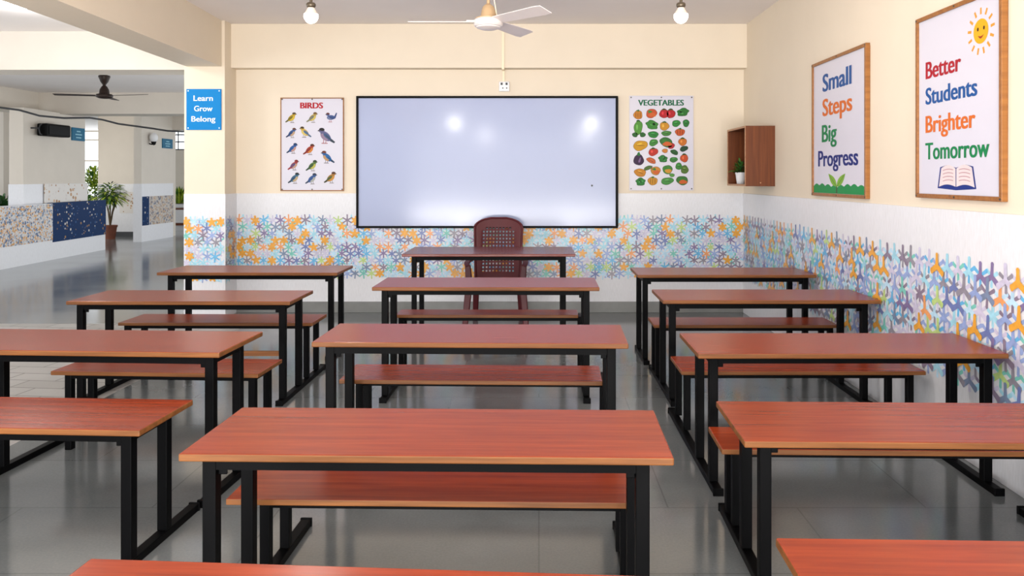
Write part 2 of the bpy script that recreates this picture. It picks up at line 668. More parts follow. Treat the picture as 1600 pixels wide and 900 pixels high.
def mosaic(n, place, u0, u1, pitch, kind, seed):
    rnd = random.Random(seed)
    mb = MB()
    row_h = pitch * 0.80
    lo, hi = (MBOT + pitch * 0.3, MTOP - pitch * 0.45) if kind == 'star' else (MBOT + pitch * 0.3, MTOP - pitch * 0.62)
    rows = int((hi - lo) / row_h)
    row_h = (hi - lo) / rows
    off = lo - MBOT
    cells = []
    for r in range(rows + 1):
        z = MBOT + off + r * row_h
        k = 0
        u = u0 + pitch * (0.5 if r % 2 else 0.1)
        while u < u1 - 0.02:
            cells.append((u + rnd.uniform(-.06, .06) * pitch, z + rnd.uniform(-.05, .05) * pitch, r))
            u += pitch
    for i, (u, z, r) in enumerate(cells):
        orange = rnd.random() < (0.17 if kind == 'star' else 0.14)
        mi = 0 if orange else rnd.choice([1, 2, 3, 3, 4, 4, 4, 5, 6, 7, 8, 8, 9, 10, 11, 12, 12, 13])
        layer = TT_L + (0.0042 if orange else 0.0012) + (i * 7 % 41) * 0.00006
        under = TT_L + 0.0001 + (i * 7 % 41) * 0.00002
        jit = lambda: rnd.uniform(.88, 1.12)
        if kind == 'star':
            n_arm = rnd.choice([5, 6]) if orange else 6
            a0 = R90 + rnd.uniform(-.15, .15)
            L0 = pitch * (0.56 if orange else 0.66)
            figure(place, mb, u, z, a0, [(L0 * jit(), pitch * (0.16 if orange else 0.085), pitch * (0.13 if orange else 0.085) * jit()) for _ in range(n_arm)], mi, layer)
            # pale figures set between the others
            m2 = rnd.choice([4, 12, 12, 4, 8, 8, 3, 5])
            figure(place, mb, u + pitch * .5, z + row_h * .33 * rnd.choice((-1, 1)), R90, [(pitch * 0.4 * jit(), pitch * 0.13, pitch * 0.10)] * 3, m2, under)
        else:
            a0 = R90 + rnd.uniform(-.08, .08)
            w = pitch * (0.165 if orange else 0.135)
            figure(place, mb, u, z, a0, [(pitch * 0.78 * jit(), w, pitch * 0.125), (pitch * 0.72 * jit(), w, pitch * 0.17), (pitch * 0.72 * jit(), w, pitch * 0.17)], mi, layer)
            m2 = rnd.choice([3, 4, 7, 6, 8, 12, 8, 3, 13, 5])
            figure(place, mb, u, z, a0 + math.pi / 3, [(pitch * 0.62 * jit(), pitch * 0.08, pitch * 0.11)] * 3, m2, under)
    # ground band is the tile itself; keep shapes inside the wall's width
    mb.v = [p for p in mb.v]
    return struct('trim_%d' % n, mb, MOS)


TT_L = 0.0004
clampx = lambda a, lo, hi: max(lo, min(hi, a))
mosaic(11, lambda a, z, l: (clampx(a, XPR + TT + .001, XR - TT - .001), YB - TT - l, z), XPR + 0.03, XR - 0.01, 0.098, 'star', 3)
mosaic(12, lambda a, z, l: (XR - TT - l, a, z), 1.5, YB - TT - 0.02, 0.112, 'figure', 5)
mosaic(13, lambda a, z, l: (clampx(a, XPL + .001, XPR - .001), YP - TT - l, z), XPL + 0.02, XPR, 0.098, 'star', 8)
mosaic(14, lambda a, z, l: (XPR + TT + l, clampx(a, YP - TT + .001, YB - TT - .001), z), YP, YB - TT, 0.098, 'star', 9)

# ------------------------------------------------------------------ setting: lobby beyond
b = MB()
b.prism([(-9.60, 14.3), (-9.86, 14.3), (-10.0, 16.45), (-9.72, 16.45)], 1.47, 2.9)
struct('wall_lobby_left', b, M['corridor'])
b = MB()
b.prism([(-9.585, 14.285), (-9.87, 14.285), (-10.01, 16.46), (-9.705, 16.46)], 0, 1.47, 0)
b.add([(-9.583 - .0553 * .33, 14.9, 1.1), (-9.583 - .0558 * 1.55 * .98, 16.455, 1.1), (-9.583 - .0558 * 1.55 * .98, 16.455, 1.468), (-9.583 - .0553 * .33, 14.9, 1.468)], [(0, 1, 2, 3)], 1)
struct('trim_15', b, [M['tile'], M['chip_pale']])
# parapet with mosaic and blue panel


def par(x0, t):
    return None


pa, pb = Vector((-9.21, 12.0)), Vector((-9.59, 17.0))
pd = (pb - pa).normalized()
pn = Vector((-pd.y, pd.x))      # points to -x


def par_pts(s0, s1, t0, t1):
    a0, a1 = pa + pd * s0, pa + pd * s1
    return [tuple(a0 + pn * t0), tuple(a0 + pn * t1), tuple(a1 + pn * t1), tuple(a1 + pn * t0)]


b = MB()
b.prism(par_pts(-1.5, 5.0, 0, 0.22), 0, 1.09, 0)
b.prism(par_pts(-1.5, 2.9, -0.006, 0.1), 0.38, 1.08, 1)
b.prism(par_pts(2.9, 5.003, -0.012, 0.1), 0.34, 1.10, 2)
struct('wall_parapet', b, [M['tile'], M['chip_wall'], M['blue_panel']])

b = MB()
b.box(-11.97, -9.98, 20.9, 21.1, 0, ZK)
struct('wall_lobby_back', b, M['corridor'])
b = MB()
b.box(-11.98, -9.98, 20.885, 20.9, 0.12, 1.42, 0)
b.box(-11.4, -10.02, 20.88, 20.886, 0.62, 1.2, 1)
struct('trim_16', b, [M['tile'], M['chip_pale']])
b = MB()
b.box(-11.97, -10.02, 20.86, 20.885, 0, 0.12)
struct('baseboard_lobby', b, M['dark'])
b = MB()
b.prism([(-9.83, 19.0), (-10.02, 19.0), (-10.02, 21.0), (-9.83, 20.6)], 0, ZK)
struct('wall_lobby_pillar', b, M['corridor'])
b = MB()
b.prism([(-9.815, 18.985), (-10.03, 18.985), (-10.03, 20.87), (-9.815, 20.615)], 0, 1.44, 0)
b.box(-9.82, -9.808, 19.0, 19.33, 0.40, 1.12, 2)
b.box(-9.82, -9.808, 19.36, 20.6, 0.40, 1.12, 1)
struct('trim_17', b, [M['tile'], M['chip_grey'], M['blue_panel']])
b = MB()
b.box(-13.2, -6.0, 26.0, 26.2, 0, 2.52)
struct('wall_far', b, M['corridor'])
b2 = MB()
b2.box(-18, -12.55, 18.0, 18.2, 0, ZK)
struct('wall_side_room', b2, M['corridor'])

# windows of the lobby
b = MB()
for z in (2.05, 2.62, 2.86):
    b.box(-13.4, -11.97, 20.95, 20.99, z - 0.02, z + 0.02)
b.box(-12.02, -11.97, 20.94, 21.0, 0, ZK)
struct('window_1', b, M['corridor'])
b = MB()
for k in range(9):
    x = -13.2 + k * 0.24
    b.box(x - 0.012, x + 0.012, 26.05, 26.09, 2.52, ZK)
for z in (2.54, 2.8, 3.04):
    b.box(-13.2, -6.0, 26.04, 26.1, z - 0.02, z + 0.02)
struct('window_2', b, M['dark'])

# ------------------------------------------------------------------ desks
LEG = 0.045


def sbox(mb, x, y, z0, z1, w=LEG, d=LEG):
    mb.box(x - w / 2, x + w / 2, y - d / 2, y + d / 2, z0, z1)


def desk(label, xl, xr, yn, yf, z, yaw, legx, legy, bench=None, rail=None, top='laminate', name='school_desk', cat='desk', group='school desks in three rows', footboard=False):
    cx = (xl + xr) / 2
    r = empty(name, (cx, yn, 0), -math.radians(yaw))
    tag(r, label, cat, group)
    X = lambda x: x - cx
    Y = lambda y: y - yn
    t = 0.026
    mb = MB()
    mb.box(X(xl), X(xr), 0, Y(yf), z - t, z, 0, 1)
    mb.build('tabletop', [M[top], M['edge'] if top == 'laminate' else M['laminate_dark']], r, bevel=0.005)
    ap = 0.04
    mb = MB()
    x0, x1 = X(legx[0]), X(legx[1])
    y0, y1 = Y(legy[0]), Y(legy[1])
    mb.box(x0 + LEG / 2, x1 - LEG / 2, y0 - 0.02, y0 + 0.02, z - t - ap, z - t)
    mb.box(x0 + LEG / 2, x1 - LEG / 2, y1 - 0.02, y1 + 0.02, z - t - ap, z - t)
    for x in (x0, x1):
        mb.box(x - 0.02, x + 0.02, y0 + LEG / 2, y1 - LEG / 2, z - t - ap, z - t)
    mb.build('top_frame', M['steel'], r)
    rz = 0.035
    for x in (x0, x1):
        for y in (y0, y1):
            mb = MB()
            sbox(mb, x, y, rz, z - t)
            # welded corner plate
            s = 1 if x < 0 else -1
            mb.prism([(x + s * LEG / 2, y - 0.004), (x + s * (LEG / 2 + 0.03), y - 0.004), (x + s * (LEG / 2 + 0.03), y + 0.004), (x + s * LEG / 2, y + 0.004)], z - t - ap - 0.022, z - t - ap)
            mb.build('leg', M['steel'], r, bevel=0.003)
    ra, rb = rail if rail else (legy[0] - 0.09, legy[1] + 0.09)
    for x in (x0, x1):
        mb = MB()
        mb.box(x - LEG / 2, x + LEG / 2, Y(ra), Y(rb), 0, rz)
        mb.box(x - LEG / 2 - 0.004, x + LEG / 2 + 0.004, Y(ra) - 0.012, Y(ra), 0, rz + 0.004)
        mb.box(x - LEG / 2 - 0.004, x + LEG / 2 + 0.004, Y(rb), Y(rb) + 0.012, 0, rz + 0.004)
        mb.build('foot_rail', M['steel'], r, bevel=0.003)
    if footboard:
        mb = MB()
        mb.box(x0 + LEG / 2, x1 - LEG / 2, y0 - 0.012, y0 + 0.012, 0.335, 0.368)
        mb.build('footboard', M['edge'], r)
    if bench:
        bxl, bxr, byn, byf, bz, bly, blx = bench
        mb = MB()
        mb.box(X(bxl), X(bxr), Y(byn), Y(byf), bz - 0.024, bz, 0, 1)
        mb.build('bench_seat', [M['laminate'], M['edge']], r, bevel=0.004)
        mb = MB()
        bx0, bx1 = X(blx[0]), X(blx[1])
        for y in bly:
            mb.box(bx0 + 0.02, bx1 - 0.02, Y(y) - 0.016, Y(y) + 0.016, bz - 0.024 - 0.032, bz - 0.024)
        for x in (bx0, bx1):
            mb.box(x - 0.016, x + 0.016, Y(bly[0]), Y(bly[1]), bz - 0.056, bz - 0.024)
        mb.build('bench_frame', M['steel'], r)
        for x in (bx0, bx1):
            for y in bly:
                mb = MB()
                on_rail = min(abs(x - x0), abs(x - x1)) < 0.03
                sbox(mb, x, Y(y), rz if on_rail else 0, bz - 0.024, 0.04, 0.04)
                mb.build('bench_leg', M['steel'], r, bevel=0.003)
    return r


# centre row, nearest first
desk('red-topped desk nearest the camera, cut off at the bottom left of the picture', -1.14, 0.44, 1.34, 1.85, 0.66, 3.5, (-1.04, 0.35), (1.41, 1.76))
desk('large red-topped desk in the foreground centre with a lower bench beyond it', -1.174, 0.434, 2.48, 2.99, 0.70, 1.3, (-1.09, 0.338), (2.54, 2.85),
     (-1.222, 0.38, 2.95, 3.27, 0.356, (3.02, 3.24), (-1.09, 0.325)), (2.45, 3.5))
desk('centre-row desk and bench between the foreground desk and the one before the teacher\'s table', -1.15, 0.449, 3.86, 4.36, 0.767, 1.5, (-1.068, 0.366), (3.92, 4.27),
     (-1.154, 0.347, 4.36, 4.73, 0.445, (4.46, 4.65), (-1.06, 0.366)), (3.83, 4.8))
desk('centre-row desk and bench directly in front of the teacher\'s table', -1.181, 0.428, 5.42, 5.96, 0.823, 0.4, (-1.106, 0.340), (5.52, 5.83),
     (-1.125, 0.303, 5.99, 6.24, 0.526, (6.06, 6.18), (-1.09, 0.325)), (5.44, 6.35))
# left row, nearest first
desk('leftmost foreground desk with no bench, its top running out of the left edge', -3.20, -1.60, 3.12, 3.55, 0.585, 3.0, (-3.10, -1.685), (3.19, 3.46), None, (3.1, 3.72))
desk('left-row desk and bench, second from the front, running out of the left edge', -3.09, -1.556, 3.78, 4.30, 0.745, 3.0, (-2.93, -1.625), (3.84, 4.14),
     (-2.87, -1.64, 4.43, 4.79, 0.4745, (4.5, 4.71), (-2.80, -1.70)), (3.76, 4.86))
desk('left-row desk with its full top in view and bench behind, third from the front', -3.319, -1.741, 5.38, 5.92, 0.73, 0.5, (-3.25, -1.815), (5.45, 5.80),
     (-3.268, -1.754, 5.945, 6.33, 0.473, (6.02, 6.27), (-3.23, -1.825)), (5.38, 6.42), footboard=True)
desk('left-row desk without a bench, farthest back, in front of the tiled pillar', -3.349, -1.764, 6.72, 7.28, 0.765, 0.5, (-3.258, -1.839), (6.8, 7.13))
# right row, nearest first
desk('desk at the bottom right corner of the picture, only its top showing', 0.63, 2.2, 1.56, 2.07, 0.62, 1.5, (0.72, 2.1), (1.63, 1.98))
desk('right-row foreground desk with bench, its top running out of the right edge', 0.76, 2.35, 2.82, 3.33, 0.625, 1.3, (0.867, 2.28), (2.95, 3.24),
     (0.795, 2.36, 3.37, 3.68, 0.40, (3.45, 3.58), (0.875, 2.28)), (2.86, 3.66))
desk('right-row desk and bench beside the patterned wall, third from the back', 0.805, 2.376, 3.88, 4.40, 0.708, 0, (0.90, 2.31), (3.97, 4.30),
     (0.873, 2.37, 4.70, 5.10, 0.412, (4.77, 5.06), (0.92, 2.30)), (3.86, 5.2))
desk('right-row desk and bench beside the patterned wall, second from the back', 0.867, 2.39, 5.37, 5.90, 0.739, 0, (0.945, 2.30), (5.44, 5.86),
     (0.90, 2.345, 6.0, 6.34, 0.445, (6.07, 6.26), (0.94, 2.30)), (5.36, 6.4))
desk('right-row desk without a bench, farthest back by the corner', 0.847, 2.374, 6.57, 7.12, 0.764, 0, (0.918, 2.30), (6.64, 7.05))
# teacher
desk('dark brown teacher\'s table in front of the maroon chair', -1.296, 0.344, 7.25, 8.02, 0.875, 0, (-1.19, 0.235), (7.33, 7.80), None, (7.28, 7.85), 'laminate_dark', 'teacher_table', 'table', None)

# ------------------------------------------------------------------ maroon plastic chair
ch = tag(empty('plastic_chair', (-0.46, 8.45, 0)), 'maroon moulded plastic armchair behind the teacher\'s table', 'chair')
# backrest: a sheet with a grid of square holes, narrowing to a round top
W, ZB0, ZB1 = 0.272, 0.44, 1.14
hb = ZB1 - ZB0
TOPR = 0.11


def half_width(y):
    if y <= hb - TOPR:
        return W * (0.93 + 0.07 * y / (hb - TOPR))
    t = (y - (hb - TOPR)) / TOPR
    return W * (1 - t ** 2) ** 0.5 if t < 1 else 0.0


xs, ys = [-W, -0.235, -0.21], [0.0, 0.035, 0.07]
for c_ in range(10):
    xs += [(c_ - 4.5) * 0.0375 - 0.0095, (c_ - 4.5) * 0.0375 + 0.0095]
xs += [0.21, 0.235, W]
for r_ in range(13):
    ys += [0.105 + r_ * 0.0395 - 0.0095, 0.105 + r_ * 0.0395 + 0.0095]
ys += [0.60, 0.62, 0.64, 0.655, 0.67, 0.68, 0.69, 0.696]
bend = lambda x, y: 0.20 + 0.16 * (y / hb) - 0.55 * x * x
b = MB()
v, f = [], []
for y in ys:
    for x in xs:
        hw = half_width(y)
        q = x if abs(x) <= 0.181 and hw > 0.25 else x * hw / W
        v.append((q, bend(q, y), ZB0 + y))
nx = len(xs)
for jj in range(len(ys) - 1):
    for ii in range(nx - 1):
        hole = (jj >= 3 and (jj - 3) % 2 == 0 and (jj - 3) // 2 < 13) and (ii >= 3 and (ii - 3) % 2 == 0 and (ii - 3) // 2 < 10)
        if hole and (jj - 3) // 2 == 12 and (ii - 3) // 2 in (0, 9):
            hole = False
        if not hole:
            a = jj * nx + ii
            f.append((a, a + 1, a + nx + 1, a + nx))
b.add(v, f)
ob = b.build('backrest', M['maroon'], ch, smooth=60)
sd = ob.modifiers.new('thickness', 'SOLIDIFY')
sd.thickness = 0.006
sd.offset = 0
out = []
for k in range(30):
    y = 0.02 + (hb - 0.006 - 0.02) * (k / 29) ** 0.6
    out.append((half_width(y), y))
out = out + [(-x, y) for x, y in reversed(out)]
# rim around the back
b = MB()
rim = []
for x, y in out:
    rim.append((x, bend(x, y) - 0.004, ZB0 + y))
b.tube(rim, 0.011, 8)
b.build('back_rim', M['maroon'], ch, smooth=40)
# seat
b = MB()
n = 12
v, f = [], []
for layer in (0, 1):
    for j in range(n + 1):
        t = j / n
        y = -0.26 + 0.47 * t
        hw = 0.27 - 0.03 * t
        for i in range(n + 1):
            s = i / n * 2 - 1
            z = 0.455 - 0.02 * math.sin(t * math.pi) - 0.02 * t + 0.018 * s * s - (0.035 * max(0, 0.12 - t) / 0.12) - layer * 0.02
            v.append((s * hw, y, z))
nn = (n + 1)
for j in range(n):
    for i in range(n):
        a = j * nn + i
        f.append((a, a + 1, a + nn + 1, a + nn))
        c = nn * nn + a
        f.append((c + nn, c + nn + 1, c + 1, c))
for i in range(n):
    f.append((nn * nn + i, nn * nn + i + 1, i + 1, i))
    a = n * nn + i
    f.append((a, a + 1, nn * nn + a + 1, nn * nn + a))
    a = i * nn
    f.append((a, a + nn, nn * nn + a + nn, nn * nn + a))
    a = i * nn + n
    f.append((nn * nn + a, nn * nn + a + nn, a + nn, a))
b.add(v, f)
b.build('seat', M['maroon'], ch, smooth=40)
for s in (-1, 1):
    b = MB()
    b.strip([(s * 0.325, -0.30, 0), (s * 0.305, -0.27, 0.25), (s * 0.285, -0.245, 0.46), (s * 0.30, -0.24, 0.66)], [0.06, 0.07, 0.075, 0.06], [0.045, 0.05, 0.055, 0.04])
    b.build('leg', M['maroon'], ch, bevel=0.01, smooth=50)
    b = MB()
    b.strip([(s * 0.262, 0.27, 0), (s * 0.25, 0.22, 0.25), (s * 0.24, 0.185, 0.47)], [0.055, 0.065, 0.07], [0.045, 0.05, 0.05])
    b.build('leg', M['maroon'], ch, bevel=0.01, smooth=50)
    b = MB()
    b.strip([(s * 0.30, -0.26, 0.645), (s * 0.315, -0.20, 0.675), (s * 0.315, -0.02, 0.68), (s * 0.30, 0.14, 0.675), (s * 0.262, 0.23, 0.70)], [0.05, 0.06, 0.06, 0.055, 0.04], [0.03, 0.028, 0.025, 0.028, 0.03])
    b.build('armrest', M['maroon'], ch, bevel=0.008, smooth=50)

# ------------------------------------------------------------------ whiteboard
YW = YB - 0.045
wb = tag(empty('whiteboard', (0, YB, 0)), 'wide blank whiteboard in a thin black frame on the back wall', 'whiteboard')
X0, X1, Z0, Z1 = wx(556.5, YW), wx(965.5, YW), wz(356.5, YW), wz(150, YW)
b = MB()
b.box(X0 + 0.01, X1 - 0.01, -0.035, 0.0, Z0 + 0.01, Z1 - 0.01)
b.build('writing_surface', M['board'], wb)
fw = 0.026
b = MB()
b.box(X0, X1, -0.05, 0, Z1 - fw, Z1)
b.box(X0, X1, -0.05, 0, Z0, Z0 + fw)
b.box(X0, X0 + fw, -0.05, 0, Z0 + fw, Z1 - fw)
b.box(X1 - fw, X1, -0.05, 0, Z0 + fw, Z1 - fw)
b.build('frame', M['black'], wb, bevel=0.003)
b = MB()
b.lathe([(0.012, -0.041), (0.012, -0.035)], 12, (wx(925, YW), 0, wz(290, YW)), axis='y')
b.build('peg', M['dark'], wb)

# ------------------------------------------------------------------ posters on the back wall


def blob(cx, cy, rx, ry, rnd, wob=0.08, n=22, rot=0.0, k=3):
    ph, ph2 = rnd.uniform(0, 6.28), rnd.uniform(0, 6.28)
    out = []
    for i in range(n):
        a = 2 * math.pi * i / n
        r = 1 + wob * math.sin(k * a + ph) + wob * 0.5 * math.sin((k + 2) * a + ph2)
        x, y = rx * r * math.cos(a), ry * r * math.sin(a)
        out.append((cx + x * math.cos(rot) - y * math.sin(rot), cy + x * math.sin(rot) + y * math.cos(rot)))
    return out


class Print:
    """flat inks printed on a sheet; positions are measured in pixels of the photograph and turned into metres on the wall"""

    def __init__(self, place):
        self.mb, self.place, self.cols, self.layer = MB(), place, [], 0

    def ink(self, h):
        if h not in self.cols:
            self.cols.append(h)
        return self.cols.index(h)

    def poly(self, pts, h, layer):
        self.mb.add([self.place(x, y, 0.0006 + layer * 0.0003) for x, y in pts], [tuple(range(len(pts)))], self.ink(h))

    def build(self, name, parent):
        return self.mb.build(name, [ink_mat(h) for h in self.cols], parent)


INKS = {}


def ink_mat(h):
    if h not in INKS:
        INKS[h] = plain('ink_' + h, [c * 0.72 for c in hexc(h)], 0.45, var=0.03, scale=20, spec=0.2)
    return INKS[h]


def wall_poster(name, label, x0, x1, y0, y1, frame):
    YPp = YB - 0.02
    r = tag(empty(name, (wx((x0 + x1) / 2, YPp), YB, wz((y0 + y1) / 2, YPp))), label, 'poster')
    o = r.location
    a0, a1, c0, c1 = wx(x0, YPp) - o.x, wx(x1, YPp) - o.x, wz(y1, YPp) - o.z, wz(y0, YPp) - o.z
    b = MB()
    b.box(a0 + 0.006, a1 - 0.006, -0.014, 0, c0 + 0.006, c1 - 0.006)
    b.build('sheet', M['paper'], r)
    t = 0.011
    b = MB()
    b.box(a0, a1, -0.018, 0, c1 - t, c1)
    b.box(a0, a1, -0.018, 0, c0, c0 + t)
    b.box(a0, a0 + t, -0.018, 0, c0 + t, c1 - t)
    b.box(a1 - t, a1, -0.018, 0, c0 + t, c1 - t)
    b.build('frame', M[frame], r)
    for sx in (a0 + 0.02, (a0 + a1) / 2, a1 - 0.02):
        for sz in (c0 + 0.02, c1 - 0.02):
            b = MB()
            b.lathe([(0.008, -0.021), (0.009, -0.012)], 10, (sx, 0, sz), axis='y')
            b.build('screw', M['screw'], r)
    place = lambda x, y, l: (wx(x, YPp) - o.x, -0.014 - l, wz(y, YPp) - o.z)
    return r, Print(place)


r, p = wall_poster('bird_chart', 'BIRDS chart of fourteen small birds, left of the whiteboard', 438, 537, 152.5, 298.5, 'poster_wood')
sc_ = 5.626
BIRDS = [  # x, y, size, faces right, back, belly, wing, cap, tail, legs
    (140, 218, 1.0, 1, 'C9A62C', 'E2C445', '8A7A2A', '5A4C40', '6A6634', '6A5A50'),
    (325, 216, 1.0, 1, 'B9A258', 'DCC766', '6F7676', '7A5A34', '8C8C6C', '6A5A50'),
    (490, 215, .95, 3, '4A629A', '7482A8', '3C5288', '6A3A34', '3C4E86', 'B03A3A'),
    (142, 352, .95, 1, '3F5E94', 'C8A884', '34568E', '6A4434', '2C3A60', '6A5A50'),
    (262, 345, 1.05, -1, 'D2B04A', 'E4CC70', '54749E', '4A3A2C', '56708E', '6A5A50'),
    (445, 378, 1.5, -1, '6E6C96', 'A08AA4', '4A628E', '2E2A2C', '3E4A58', 'B03A3A'),
    (150, 488, 1.0, 1, '2E5A9E', 'C69A8C', '2A66B0', '24406E', '34486A', '6A5A50'),
    (298, 498, 1.05, 1, 'B0442C', 'DC8A3C', '9A3226', '5A3228', '8A3028', '6A5A50'),
    (458, 565, 1.2, -1, '2F66A6', 'C8A070', '2C74B8', '7A3E28', '2C4866', '5A5050'),
    (160, 635, 1.0, 1, 'A03A3A', 'C8A08A', '44588C', '8A3030', 'A02C34', '6A5A50'),
    (322, 640, 1.05, 1, '5A7A3C', 'C4C05A', '44663C', '3C4A34', '3C5040', '6A5A50'),
    (165, 750, 1.05, 1, '3E6E8A', 'C8B084', '345E86', '2E3238', '30404E', '6A5A50'),
    (318, 755, 1.05, 1, '3A5E9A', 'B4B8B0', '345AA0', '344058', '3A4A66', '6A5A50'),
    (485, 745, 1.1, 1, 'B07A34', 'D69A44', '66703C', '5A3A2C', '4A4A34', '6A5A50')]
for (bx, by, s, face, back, belly, wing, cap_, tail, legs) in BIRDS:
    mirror = -1 if face in (-1, 3) else 1
    up = face == 3

    def T(pts, bx=bx, by=by, s=s, mirror=mirror):
        return [((bx + x * s * mirror) / sc_ + 430, (by + y * s) / sc_ + 145) for x, y in pts]
    rnd = random.Random(int(bx * 7 + by))
    ell = lambda cx, cy, rx, ry, rot, n=18: [(cx + rx * math.cos(6.2832 * i / n) * math.cos(rot) - ry * math.sin(6.2832 * i / n) * math.sin(rot),
                                             cy + rx * math.cos(6.2832 * i / n) * math.sin(rot) + ry * math.sin(6.2832 * i / n) * math.cos(rot)) for i in range(n)]
    if up:
        p.poly(T([(-25, -2), (-48, -44), (-56, -38), (-40, 14)]), tail, 0)
    else:
        p.poly(T([(-16, 4), (-54, 36), (-48, 44), (-6, 22)]), tail, 0)
    for lx in (-2, 12):
        p.poly(T([(lx, 18), (lx + 3, 18), (lx + 5, 44), (lx + 2, 44)]), legs, 0)
        p.poly(T([(lx - 8, 42), (lx + 14, 42), (lx + 14, 46), (lx - 8, 46)]), legs, 1)
    rot = -0.75
    p.poly(T(ell(2, 2, 37, 22, rot if not up else 0.05)), back, 1)
    p.poly(T(ell(10, 8, 27, 14, rot if not up else 0.05)), belly, 2)
    hx, hy = (25, -32) if not up else (30, -28)
    p.poly(T(ell(hx, hy, 17, 15, 0.2)), back, 2)
    p.poly(T(ell(hx - 1, hy - 5, 16, 9, -0.1)), cap_, 3)
    p.poly(T([(hx + 14, hy - 4), (hx + 26, hy + 3), (hx + 13, hy + 6)]), '3A342E', 3)
    p.poly(T(ell(-8, 4, 27, 11, rot + 0.1 if not up else -0.3)), wing, 3)
    p.poly(T(ell(-13, 9, 22, 3, rot + 0.05 if not up else -0.3)), tail, 4)
    p.build('bird_picture', r)
    p = Print(p.place)
b = MB()
add_text(b, 'BIRDS', lambda a, c, l: p.place(a, c, l), 468.7, 504.7, 169.5, -9.4, 0, 0.002, 0.008, 0.04)
b.build('lettering', ink_mat('C41E2E'), r)

r, p = wall_poster('vegetable_chart', 'VEGETABLES chart of many small vegetables, right of the whiteboard', 983.5, 1083.5, 149.5, 297.5, 'paper')
VEG = [  # x, y, rx, ry, colour, kind
    (120, 215, 36, 36, 'D98A2A', 'ribs'), (235, 203, 45, 36, 'D4552C', 'half'), (342, 205, 38, 36, 'C4222C', 'leaf'), (400, 205, 36, 36, 'BE1E28', 'leaf'),
    (503, 192, 48, 32, '2E7A30', 'head'), (122, 325, 34, 58, '5A9E3C', 'leaf'), (240, 300, 50, 36, '3E8C34', 'head'), (345, 312, 38, 34, 'DC9A2C', 'leaf'),
    (446, 288, 34, 26, '34923C', 'vein'), (530, 286, 25, 30, '2E8038', 'vein'), (250, 383, 42, 26, '2C8A38', 'vein'), (362, 373, 40, 20, '4A8A3C', 'vein'),
    (478, 363, 40, 28, 'D9602C', 'ribs'), (140, 477, 60, 40, 'DDA21E', 'vein'), (252, 452, 36, 26, '46923C', 'vein'), (362, 450, 56, 38, '3C7838', 'half'),
    (402, 478, 28, 24, 'C8323A', ''), (500, 446, 34, 30, 'D87A2C', 'leaf'), (250, 532, 40, 30, 'CE3A2E', 'leaf'), (350, 522, 22, 16, 'DC8A3C', ''),
    (430, 534, 32, 18, '2C6230', 'vein'), (512, 504, 34, 20, '234C34', ''), (126, 600, 42, 44, '3E2348', 'stalk'), (233, 605, 40, 20, 'DA6C3C', 'vein'),
    (333, 590, 36, 28, '2F8438', 'head'), (424, 598, 32, 20, '3C8A3C', 'vein'), (514, 585, 32, 32, 'D6582C', 'leaf'), (138, 708, 48, 32, 'D8902A', 'vein'),
    (205, 668, 36, 14, '5A7A38', ''), (270, 692, 40, 34, 'D89230', 'half'), (372, 682, 40, 36, '4A9038', 'half'), (468, 654, 26, 28, '3F8F3A', 'vein'),
    (518, 682, 30, 34, '5A7E30', 'vein'), (410, 730, 20, 13, '5EA648', ''), (142, 786, 38, 32, '2E8438', 'head'), (245, 780, 40, 32, 'DE9C30', 'ribs'),
    (370, 780, 52, 28, '4E9A48', 'vein'), (497, 775, 48, 36, '3F7E34', 'half'), (95, 385, 22, 18, '2C6A2E', ''), (160, 385, 22, 18, '2C6A2E', '')]
